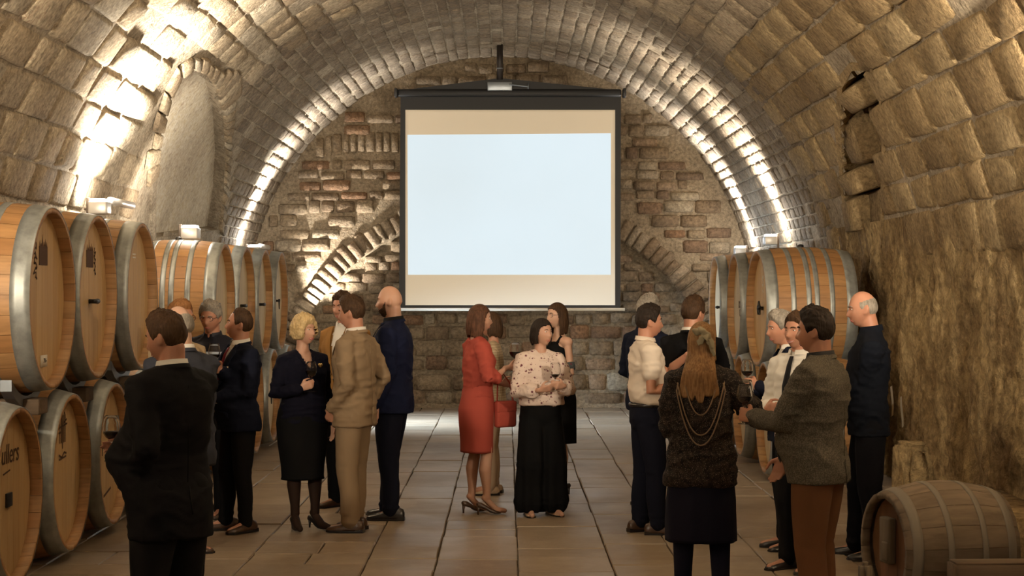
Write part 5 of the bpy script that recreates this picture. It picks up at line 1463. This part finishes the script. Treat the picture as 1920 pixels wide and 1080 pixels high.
        R = loft(MEN_SHIRT, H, s.g, lean=s.lean, belly=s.belly); R = [r for r in R if r[0, 2] > .56 * H]; q = Sol(); q.rings(R); link('shirt', mesh('shirt', q.V(), q.f), smat, s.e)
        N = 9
        for sd in (-1, 1):
            pts = [(sd * (wv * t + .012 * s.k), z0 + (z1 - z0) * t * .97 - .005) for t in np.linspace(0, 1, N)]
            hw = [(.006 + .030 * math.sin(min(1, t * 1.25) * PI * .62)) * s.k for t in np.linspace(0, 1, N)]
            s.ribbon('lapel', [(x + sd * h * .8, z) for (x, z), h in zip(pts, hw)], hw, jmat, off=.012, th=.005)
        s.ribbon('front_edge', [(.01, z0), (.012, .54 * H), (.02, .48 * H)], .006, jmat, off=.011, th=.003)
        for b in range(buttons):
            z = (.60 - .055 * b) * H; h = s.torso_bvh.ray_cast(Vector((.0, 1.5, z)), Vector((0, -1, 0)))
            if h[0]: m = MB(); m.lathe([(.0005, .006), (.009, .005), (.010, 0)], 12, M=Matrix.Rotation(-PI / 2, 4, 'X'), c=h[0] + Vector((0, .013, 0))); m.build('button', M_BTN, s.e)
        for sd in (-1, 1): s.ribbon('pocket_flap', [(sd * .075 * s.k, .535 * H), (sd * .15 * s.k, .53 * H)], .022 * s.k, jmat, off=.013, th=.004)
        if square: s.ribbon('pocket_square', [(-.075 * s.k, .735 * H), (-.115 * s.k, .738 * H)], .016 * s.k, square, off=.013, th=.005)
        if vent: s.ribbon('back_vent', [(0, .455 * H), (0, .53 * H)], .004, jmat, front=-1, off=.010, th=.003)
        s.ribbon('back_seam', [(0, .54 * H), (0, .68 * H), (0, .80 * H)], .002, jmat, front=-1, off=.008, th=.002)
        if tie:
            s.ribbon('tie', [(0, .83 * H), (0, .80 * H), (.002, .72 * H), (0, .63 * H)], [.014, .017, .028, .036], tie, off=.012, th=.006)
        s.collar(smat, 'shirt_collar', .040, .30); s.collar(jmat, 'jacket_collar', .022, 1.0, .010, .838, .3)
        for side, (S, E, W) in s.arms.items():
            m = MB(); f = W - E; m.tube([E + f * .90, E + f * .985], [.034 * s.k, .033 * s.k], 16); m.build('shirt_cuff', smat, s.e)
        return o
    def shoes(s, mat, kind='oxford'):
        for x, y, yaw in s.feet: shoe(s.e, x, y - .02, yaw, s.k * (1 if not s.fem else .9), mat, kind)
        return s
    def glass(s, side, label, **kw):
        p = s.world(s.hd[side]); return wine_glass(p, label, **kw)
# ---- the guests. facing: 0 looks away from the viewer, +pi/2 to the left, -pi/2 to the right
BLK = fabric('suit_black', (.0055, .0055, .0065)); NAVY = fabric('suit_navy', (.008, .010, .021)); NAVYB = fabric('suit_midnight_blue', (.009, .012, .034)); TAN = fabric('suit_tan', (.255, .18, .11))
DKT = fabric('trousers_black', (.006, .006, .0065)); NVT = fabric('trousers_navy', (.007, .008, .016)); WSH = fabric('shirt_white', (.74, .70, .63), var=.06); CREAM = fabric('shirt_cream', (.68, .58, .48), var=.1)
TWEED = fabric('jacket_tweed_grey', (.062, .055, .043), pat='tweed'); RUST = fabric('trousers_brown', (.115, .052, .026)); RED = fabric('dress_brick_red', (.36, .068, .048), rough=.75); DKNAV = fabric('knit_navy', (.006, .006, .013)); BLKS = fabric('skirt_black', (.0055, .0055, .006))
FLOR = fabric('blouse_floral', (.66, .53, .46), pat='floral', var=.1); GLIT = fabric('cardigan_glitter', (.03, .025, .025), pat='glitter', rough=.7); NSK = fabric('skirt_navy', (.007, .007, .015)); TIGHT = fabric('tights_navy', (.007, .008, .018)); DSHIRT = fabric('shirt_dark_blue', (.007, .009, .015)); DJEAN = fabric('jeans_dark', (.007, .0075, .011))
GREYJ = fabric('jacket_slate', (.035, .038, .05)); OCH = fabric('jacket_ochre', (.26, .13, .04)); BEIGE = fabric('jacket_beige', (.42, .31, .19)); BEIGET = fabric('trousers_beige', (.50, .39, .29)); PLAID = fabric('shirt_plaid', (.42, .33, .22), pat='plaid'); STRIPE = fabric('sweater_dark_band', (.018, .018, .025), pat='band')
WINET = fabric('tie_wine_red', (.16, .015, .025), rough=.5); BLKT = fabric('tie_black', (.01, .01, .012), rough=.5); SQ = fabric('pocket_square_gold', (.75, .58, .38), rough=.6); STOCK = fabric('stockings_dark', (.03, .018, .014), rough=.5)

# 1 black suit in the left foreground
p = Person(-1.585, 8.3, .86, 1.735, 'man in black suit and white collar in the left foreground, seen from behind', skin=1, g=1.09, belly=.16, near=True)
p.head(yaw=.36, pitch=-.22, hair='short', hcol='brown', fwd=.0)
p.grip(1, (.06, .46, 1.00), (-.25, 1, .1), curl=SOFTGRIP); p.arm(-1, (-.15, .10, .93), d=(.35, .5, -.7), n=(1, 0, 0), hint=(-.3, -1, .0), curl=SOFTGRIP)
p.legs(((.12, .03, -.2), (-.12, .0, .25))); p.finish_body(); p.trousers(DKT, r=(.118, .085, .068)); p.suit(BLK, WSH, length=1.35, sl_r=(.08, .062, .05)); p.shoes(M_SHOEB)
p.glass(1, 'wine glass held out by the foreground man in black, over the lower cask', fill=.34)

# 3 bald man behind him
p = Person(-1.925, 10.4, .75, 1.735, 'balding man in slate jacket just behind the black suit man', skin=2, g=1.12)
p.head(yaw=.1, pitch=-.1, hair='ring', hcol='grey'); p.grip(1, (.15, .40, 1.00), (-.1, 1, .1)); p.hang(-1); p.legs(); p.finish_body(); p.trousers(DKT); p.suit(GREYJ, WSH); p.shoes(M_SHOEB)
p.glass(1, 'second wine glass low at left, partly behind the black suit', fill=.42, wine=M_ROSE)
# 4 reddish hair
p = Person(-2.27, 12.2, -2.2, 1.745, 'man with reddish hair and beige jacket, mostly hidden among the left group', skin=1)
p.head(yaw=.1, hair='short', hcol='red', specs=True, vol=1.1); p.hang(1, out=-.02); p.hang(-1, out=-.02); p.legs(); p.finish_body(); p.trousers(DKT); p.suit(BEIGE, WSH); p.shoes(M_SHOEN)
# 5 grey hair, glasses
p = Person(-2.37, 14.15, 2.75, 1.72, 'grey haired man with glasses and dark sweater with pale band', skin=1, g=1.08)
p.head(yaw=.15, pitch=-.15, hair='short', hcol='grey', specs=True, vol=1.75); p.hang(1); p.hang(-1); p.legs(); p.finish_body(); p.trousers(DKT); p.garment('sweater', MEN_SHIRT, STRIPE, 1, (.072, .057, .044), fold=.008); p.collar(GREYJ, gap=.5); p.shoes(M_SHOEN)
# 2 navy suit with tie
p = Person(-2.03, 13.35, 2.15, 1.675, 'man in navy suit with red tie and pocket square, sipping group at left', skin=1, g=1.1, belly=.07)
p.head(yaw=-.50, pitch=.10, hair='thin', hcol='brown', fwd=.0)
p.grip(1, (-.12, .20, 1.22), (-.1, .75, .45)); p.arm(-1, (-.08, .24, 1.02), d=(.9, .35, .0), n=(0, -1, 0), curl=SOFTGRIP)
p.legs(((.11, .06, -.3), (-.11, .0, .25))); p.finish_body(); p.trousers(DKT); p.suit(NAVY, WSH, tie=WINET, square=SQ); p.shoes(M_SHOEN)
p.glass(1, 'wine glass raised by the navy suit man with the pocket square', fill=.3, tilt=(0, 0))
# 6 blonde woman
p = Person(-1.555, 13.45, -2.62, 1.62, 'blonde curly haired woman in navy top and black pencil skirt holding red wine', 'f', skin=0, g=1.14, belly=.04)
p.head(yaw=.42, pitch=.05, hair='curly', hcol='blonde', lips=True, smile=.6, vol=1.0)
p.grip(1, (.11, .22, 1.09), (-.72, .5, .32), n=(-.5, -.75, .1)); p.hang(-1, out=.02); p.legs(((.075, .02, -.15), (-.085, .03, .3)), bare=True, heel=.05); p.finish_body()
me_top = [r for r in WOM_TOP]; o = p.garment('top', WOM_TOP, DKNAV, .93, (.074, .060, .047), fold=.006, bust=1.1, voxel=.009); p.vneck(o, .755, .065)
p.skirt([(.235, .160, .125, -.01), (.25, .155, .12, -.01), (.30, .160, .122, -.01), (.40, .182, .138, -.012), (.50, .192, .145, -.014), (.56, .178, .135, -.006), (.60, .158, .12, 0)], BLKS, fold=.004)
p.shoes(M_SHOEB, 'court')
for sd, c in ((1, 0),):
    h = p.torso_bvh.ray_cast(Vector((-.095, 1, .772 * p.H)), Vector((0, -1, 0)))
    if h[0]:
        m = MB(); q = h[0] + Vector((0, .012, 0))
        for dx in (-.008, .008): m.lathe([(.0005, .004), (.009, .003), (.011, 0)], 14, M=Matrix.Rotation(-PI / 2, 4, 'X'), c=q + Vector((dx, 0, .004)))
        m.lathe([(.0005, .004), (.010, .002), (.011, 0)], 14, M=Matrix.Rotation(-PI / 2, 4, 'X'), c=q + Vector((0, 0, -.007))); o = m.build('brooch', M_GOLD, p.e); o['label'] = 'gold heart brooch'
# stockings over the legs
def stockings(p, mat):
    q = Sol()
    for hip, kn, an in p.ank:
        k = p.k; cf = kn * .66 + an * .34 + np.array([0, -.014, 0]); q.chain([hip * .6 + kn * .4, kn, cf, kn * .2 + an * .8, an], [.074 * k, .054 * k, .058 * k, .038 * k, .037 * k], 18)
    for (hip, kn, an), (x, y, yaw) in zip(p.ank, p.feet):
        fw = np.array([-math.sin(yaw), math.cos(yaw), 0]); fl = an * np.array([1, 1, 0]); q.chain([an - fw * .02, fl + fw * .08 + np.array([0, 0, .035]), fl + fw * .15 + np.array([0, 0, .025])], [.029, .031, .023], 12)
    me = mesh('stockings', q.V(), q.f); link('stockings', me, mat, p.e)
stockings(p, STOCK)
p.glass(1, 'red wine glass in the hand of the blonde woman', fill=.42)
# 7 tan suit
p = Person(-1.155, 13.35, 1.16, 1.775, 'man in tan suit standing with hands in pockets', skin=1, g=1.02)
p.head(yaw=.12, pitch=-.12, hair='short', hcol='brown', vol=1.25)
p.arm(-1, (-.17, .10, .92), d=(.35, .45, -.8), n=(1, 0, 0), hint=(-.45, -1, .1), curl=SOFTGRIP); p.arm(1, (.20, .03, .93), d=(-.2, .3, -1), n=(-1, 0, 0), hint=(.55, -1, .1), curl=SOFTGRIP)
p.legs(((.10, .05, -.25), (-.10, -.02, .2))); p.finish_body(); p.trousers(TAN, r=(.104, .082, .07)); p.suit(TAN, WSH, length=1.05, fold=.008); p.shoes(M_SHOEN)
# 8b hidden man
p = Person(-1.36, 14.75, 2.6, 1.80, 'brown haired man in ochre jacket almost hidden behind the tan suit', skin=1)
p.head(hair='short', hcol='brown', vol=1.2, pitch=-.1); p.hang(1); p.hang(-1); p.legs(); p.finish_body(); p.trousers(DKT); p.suit(OCH, WSH); p.shoes(M_SHOEN)
# 8 bearded man
p = Person(-.915, 14.05, 1.36, 1.855, 'tall bearded man with shaved head in midnight blue suit', skin=0, g=1.08)
p.head(yaw=.12, pitch=-.06, hair=None, hcol='dkblonde', beard='brown')
p.grip(1, (.16, .26, 1.12), (-.3, 1, .1)); p.hang(-1, fwd=.03); p.legs(((.11, .07, -.25), (-.11, -.02, .15))); p.finish_body(); p.trousers(NVT, r=(.106, .076, .062)); p.suit(NAVYB, fabric('shirt_black', (.012, .012, .014))); p.shoes(M_SHOEB)
p.glass(1, 'wine glass of the bearded man, seen between him and the tan suit', fill=.3)

# centre: 9 red dress
p = Person(-.235, 14.35, -1.22, 1.70, 'woman with brown bob in brick red dress raising a glass', 'f', skin=0, g=1.0)
p.head(yaw=-.18, pitch=-.05, hair='bob', hcol='chestnut', length=.16, smile=.4)
p.grip(1, (.14, .20, 1.19), (-.05, 1, .05), n=(-.7, 0, .7)); p.arm(-1, (-.12, .25, 1.05), d=(.6, .8, 0)); p.legs(((.075, .05, -.1), (-.075, -.03, .15)), bare=True, heel=.06); p.finish_body()
p.garment('dress_top', [(.56, .170, .125, -.004), (.60, .152, .114, 0), (.625, .150, .112, 0), (.68, .158, .12, .004), (.73, .164, .132, .012), (.78, .158, .10, 0), (.81, .125, .078, -.01), (.835, .075, .062, -.012)], RED, .62, (.078, .066, .060), bust=.9, voxel=.011, fold=.008)
p.skirt([(.295, .165, .128, -.012), (.34, .168, .13, -.012), (.42, .18, .138, -.014), (.50, .186, .142, -.016), (.56, .172, .128, -.006), (.60, .152, .114, 0), (.63, .148, .11, 0)], RED, 'dress_skirt', fold=.006)
p.ribbon('side_slit', [(.12, .30 * p.H), (.125, .37 * p.H)], .006, fabric('slit_shadow_lining', (.12, .02, .015)), front=-1, off=.012)
p.ribbon('waist_seam', [(-.14, .615 * p.H), (0, .615 * p.H), (.14, .615 * p.H)], .006, RED, front=-1, off=.008); p.shoes(M_SHOEN, 'court')
p.glass(1, 'tall wine glass held up by the woman in red', fill=.40, scale=1.08)
e = empty('handbag', p.world((.10, .20, .90)), -.98, 'small red handbag hanging at the hip of the woman in red', 'bag')
m = MB(); m.box((0, 0, -.09), (.07, .19, .21), bev=.02); m.build('bag_body', RED, e); m = MB(); m.box((0, 0, -.03), (.076, .192, .10), bev=.018); m.build('flap', RED, e)
m = MB(); m.tube([(0, -.08, .0), (-.02, -.06, .16), (-.03, 0, .24), (-.02, .06, .16), (0, .08, .0)], .006, 6); m.build('strap', RED, e)
# 10 behind her
p = Person(-.13, 15.7, 1.5, 1.62, 'person in plaid shirt and beige trousers hidden behind the woman in red', 'f', skin=1)
p.head(hair='bob', hcol='brown', length=.12); p.grip(-1, (-.10, .10, 1.18), (.6, .6, .1)); p.grip(1, (.16, .20, 1.0), (-.4, .8, .1)); p.legs(); p.finish_body(); p.trousers(BEIGET, r=(.098, .074, .062)); p.garment('shirt', WOM_TOP, PLAID, .9, (.074, .06, .048), bust=.8); p.shoes(plain('shoe_beige', (.4, .28, .18), .5))
p.glass(-1, 'wine glass held low between the woman in red and the floral blouse', fill=.25, scale=.95)
# 11 floral blouse
p = Person(.275, 14.2, -2.83, 1.585, 'dark haired woman in cream floral blouse and wide black trousers', 'f', skin=0, g=1.12, belly=.03)
p.head(yaw=.45, pitch=.02, hair='bob', hcol='dark', length=.10, smile=.5, vol=1.03)
p.grip(-1, (-.10, .25, 1.06), (.85, .55, .12), n=(0, -1, .2), curl=SOFTGRIP); p.arm(1, (.09, .25, 1.03), d=(-.8, .5, .22), n=(.15, -.9, .35), curl=SOFTGRIP)
p.legs(((.10, .0, -.15), (-.10, .02, .15))); p.finish_body()
p.trousers(BLKS, r=(.106, .09, .10), wide=.135, hem=.035, top=.62, fold=.005)
p.garment('blouse', [(.565, .178, .135, -.002), (.60, .172, .130, 0), (.64, .160, .122, 0), (.68, .160, .122, .004), (.73, .168, .134, .012), (.78, .16, .102, 0), (.81, .125, .078, -.01), (.828, .10, .07, -.012)], FLOR, .80, (.080, .074, .080), bust=1.1, fold=.008, voxel=.011); p.shoes(plain('shoe_tan', (.42, .26, .16), .5))
m = MB(); m.ell if False else None
for sd in (-1, 1):
    m = MB(); m.lathe([(.0005, -.007), (.006, -.003), (.007, .001), (.004, .006), (.0005, .0075)], 10, c=p.Mh @ Vector((sd * .084, -.002, -.042))); m.build('earring', M_PEARL, p.e)
p.glass(-1, 'wine glass held with both hands before the floral blouse', fill=.22)
# 12 glasses, black dress
p = Person(.455, 15.7, 2.1, 1.70, 'brown haired woman with glasses in sleeveless black dress', 'f', skin=2, g=.97)
p.head(yaw=.05, pitch=.0, hair='bob', hcol='brown', length=.17, specs=True, smile=.8)
p.hang(1); p.arm(-1, (-.10, .22, 1.04), d=(.8, .4, .1)); p.legs(((.07, 0, 0), (-.07, 0, 0)), bare=True, heel=.02); p.finish_body()
p.garment('dress_top', [(.54, .176, .13, -.004), (.60, .152, .114, 0), (.625, .146, .11, 0), (.68, .150, .116, .004), (.73, .152, .126, .012), (.77, .120, .098, .006), (.80, .085, .075, -.006)], BLKS, 0, bust=.9, voxel=.011)
p.skirt([(.27, .19, .15, -.01), (.40, .19, .148, -.012), (.50, .186, .142, -.016), (.56, .172, .128, -.006), (.62, .148, .112, 0)], BLKS, 'dress_skirt', fold=.005, pleat=.006)
for sd in (-1, 1): m = MB(); m.tube([p.P(sd * .075, .06, .79), p.P(sd * .085, .02, .825), p.P(sd * .08, -.05, .80)], .014, 8); m.build('shoulder_strap', BLKS, p.e)
S, E, W = p.arms[-1]; m = MB(); m.tube([S * .35 + E * .65 , E * .85 + S * .15], [.0455, .0425], 16); o = m.build('arm_tattoo', fabric('tattoo_ink', (.07, .08, .085), pat='floral'), p.e); o['label'] = 'dark patterned tattoo band on the arm'
p.shoes(M_SHOEB, 'court')

# right group: 14 grey curly hair
p = Person(1.19, 14.9, -.85, 1.76, 'man with grey curly hair in dark suit behind the white shirt', skin=1)
p.head(yaw=-.1, hair='short', hcol='grey', vol=1.6); p.arm(1, (.12, .24, 1.05), d=(-.4, .9, 0)); p.arm(-1, (-.14, .22, 1.05), d=(.4, .9, 0)); p.legs(); p.finish_body(); p.trousers(DKT); p.suit(NAVY, WSH); p.shoes(M_SHOEB)
# 13 short sleeves
p = Person(1.05, 13.2, -1.38, 1.705, 'young man in white short sleeved shirt and dark trousers', skin=1, g=1.02, belly=.03)
p.head(yaw=.0, pitch=-.06, hair='short', hcol='dark', vol=1.25)
p.arm(1, (.15, .22, 1.13), d=(-.3, .9, 0), curl=SOFTGRIP, hint=(.2, -1, -.3)); p.grip(-1, (-.08, .36, 1.34), (.1, .9, .35)); p.legs(((.10, .06, -.25), (-.10, -.02, .2))); p.finish_body(); p.trousers(NVT, r=(.106, .082, .068), top=.60)
p.garment('shirt', [(.572, .160, .122, 0), (.585, .172, .134, 0), (.61, .178, .138, 0)] + MEN_SHIRT[3:], CREAM, {1: .35, -1: .35}, (.080, .070, .05), fold=.009, g=1.05); p.collar(CREAM, gap=.30); m = MB(); m.tube([p.P(.155 * math.cos(t) * p.g * 1.02, .117 * math.sin(t) * p.g * 1.04 + .0, .566) for t in np.linspace(0, 2 * PI, 33)], .016, 6, False); m.build('belt', M_SHOEB, p.e); p.shoes(M_SHOEN)
p.glass(-1, 'empty wine glass between the white shirt man and the black jacket', fill=.06, scale=1.0)
# 15 black jacket from behind
p = Person(1.43, 13.6, -.42, 1.765, 'dark haired man in black jacket seen from behind, facing the casks', skin=1, g=1.08)
p.head(yaw=-.35, pitch=-.05, hair='short', hcol='brown', vol=1.25); p.arm(1, (.16, .30, 1.0), d=(-.3, .9, 0)); p.arm(-1, (-.16, .30, 1.0), d=(.3, .9, 0)); p.legs(); p.finish_body(); p.trousers(DKT); p.suit(BLK, WSH, length=1.1, vent=True); p.shoes(M_SHOEB)
# 16 long hair
p = Person(1.12, 10.15, -.12, 1.645, 'woman with long hair and glittering dark cardigan seen from behind', 'f', skin=0, g=1.06, belly=.03, near=True)
p.head(yaw=-.12, pitch=-.05, hair='long', hcol='dkblonde', length=.35, vol=.97)
p.grip(1, (.27, .26, 1.10), (.2, .9, .25), n=(-.9, .2, 0)); p.arm(-1, (-.15, .26, 1.0), d=(.6, .7, .1), hint=(-.2, -.8, -.5)); p.legs(((.115, .0, -.05), (-.105, .02, .1))); p.finish_body()
p.garment('cardigan', [(.43, .212, .150, -.006), (.47, .210, .152, -.008), (.53, .196, .146, -.006), (.60, .172, .130, 0), (.66, .170, .132, .004), (.72, .182, .138, .008), (.77, .178, .118, 0), (.805, .145, .092, -.008), (.83, .095, .075, -.012)], GLIT, 1, (.088, .074, .064), bust=.9, fold=.010, voxel=.011)
p.trousers(TIGHT, r=(.094, .068, .05), name='tights', fold=.002)
p.skirt([(.235, .205, .155, -.012), (.30, .202, .153, -.012), (.38, .20, .15, -.012), (.43, .192, .138, -.010), (.47, .172, .122, -.010), (.52, .16, .11, -.008)], NSK, fold=.008, pleat=.006)
p.shoes(M_SHOEB)
# chains hanging across the back and the tie-like scarf in her hair
CH = fabric('chain_trim', (.20, .14, .09), rough=.5)
for k, (w_, z0, z1) in enumerate(((.15, .80, .575), (.135, .795, .61), (.095, .80, .68))):
    b = p.torso_bvh; pts = []
    for t in np.linspace(-1, 1, 25):
        z = (z1 + (z0 - z1) * abs(t) ** 2.2) * p.H; x = w_ * t
        h = b.ray_cast(Vector((x, -1.5, z)), Vector((0, 1, 0))); pts.append((h[0] if h[0] else b.find_nearest(Vector((x, -.1, z)))[0]) + Vector((0, -.018, 0)))
    m = MB(); m.tube(pts, .0042, 6); m.build('back_chain', CH, p.e)
SCARF = fabric('scarf_pale', (.30, .255, .165), rough=.7)
q = Sol(); M = p.Mh
for (c, r, a) in (((.03, -.108, .045), (.055, .016, .026), .6), ((.06, -.10, .0), (.026, .014, .055), -.5), ((-.012, -.11, .055), (.032, .014, .02), .2), ((.075, -.085, -.045), (.018, .012, .055), -.35), ((.045, -.118, .02), (.02, .02, .02), 0), ((.02, -.115, .005), (.045, .012, .018), -.9)):
    q.ell(frame_to(M, np.array(c)), r, np.asarray(M.to_3x3() @ Euler((0, a, 0)).to_matrix()), 28)
V = q.V(); V = V + .011 * np.stack([vnoise(V * 45 + i * 9, i) for i in range(3)], -1); o = link('hair_scarf', mesh('hair_scarf', V, q.f), SCARF, p.e); o['label'] = 'pale scarf knotted in the hair'
p.glass(1, 'wine glass of the long haired woman, held out at right', fill=.2, scale=1.05)
# 17 grey hair profile
p = Person(1.985, 12.4, 1.75, 1.675, 'grey haired man in profile with dark jacket behind the smiling man', skin=1)
p.head(yaw=.05, pitch=-.12, hair='short', hcol='grey', vol=1.3, fwd=.05); p.grip(-1, (-.10, .26, 1.16), (.55, .8, .2)); p.arm(1, (.12, .24, 1.12), d=(-.6, .7, .1), curl=SOFTGRIP); p.legs(); p.finish_body(); p.trousers(DKT); p.suit(NAVY, WSH); p.shoes(M_SHOEB)
p.glass(-1, 'wine glass at chest of the grey haired man in profile', fill=.3)
# 18 smiling man
p = Person(1.90, 11.45, 2.30, 1.675, 'smiling man in white shirt with black tie, facing the viewer', skin=1)
p.head(yaw=.0, pitch=.0, hair='short', hcol='brown', smile=1.0, vol=1.0); p.arm(1, (.10, .20, 1.06), d=(-.85, .4, .1), n=(0, -1, 0), curl=SOFTGRIP); p.hang(-1); p.legs(); p.finish_body(); p.trousers(DKT); p.garment('shirt', MEN_SHIRT, WSH, 1, (.074, .06, .044), fold=.008); p.ribbon('tie', [(0, .835 * p.H), (0, .80 * p.H), (.002, .72 * p.H), (0, .60 * p.H)], [.014, .018, .026, .032], BLKT, off=.014); p.collar(WSH, gap=.25); p.shoes(M_SHOEB)
# 19 tweed jacket
p = Person(1.70, 9.6, 1.02, 1.725, 'man in grey tweed jacket and brown trousers in right foreground', skin=1, g=1.12, belly=.08, near=True)
p.head(yaw=.16, pitch=-.05, hair='short', hcol='dark', vol=1.3)
p.grip(-1, (-.10, .34, 1.13), (.25, .95, .15), n=(.8, .1, 0)); p.arm(1, (.10, .30, .80), d=(-.1, .35, -1), n=(-1, 0, 0)); p.legs(((.12, .04, -.25), (-.12, -.02, .2))); p.finish_body(); p.trousers(RUST, r=(.110, .086, .074)); p.suit(TWEED, fabric('shirt_dark_grey', (.03, .03, .032)), length=1.0, fold=.008, sl_r=(.082, .064, .052)); p.shoes(M_SHOEN)
p.glass(-1, 'red wine glass held by the man in tweed jacket', fill=.42)
# 20 tall man at the wall
p = Person(2.47, 12.0, 1.45, 1.82, 'tall balding man in dark shirt with folded arms by the right wall', skin=1, g=1.04, belly=.03)
p.head(yaw=.05, pitch=-.12, hair='ring', hcol='grey', vol=.4, fwd=.03)
p.arm(-1, (.06, .235, 1.20), d=(1, .1, .1), n=(0, -1, 0), curl=SOFTGRIP); p.arm(1, (-.06, .215, 1.13), d=(-1, .0, .25), n=(0, -1, 0), curl=SOFTGRIP); p.legs(((.10, .08, -.3), (-.10, -.03, .2))); p.finish_body(); p.trousers(DJEAN, r=(.104, .08, .066), top=.60)
p.garment('shirt', [(.46, .185, .135, -.004)] + MEN_SHIRT, DSHIRT, 1, (.076, .06, .046), fold=.009); p.collar(DSHIRT, gap=.3, h=.045); p.shoes(M_SHOEB)

bpy.data.scenes.remove(TS)
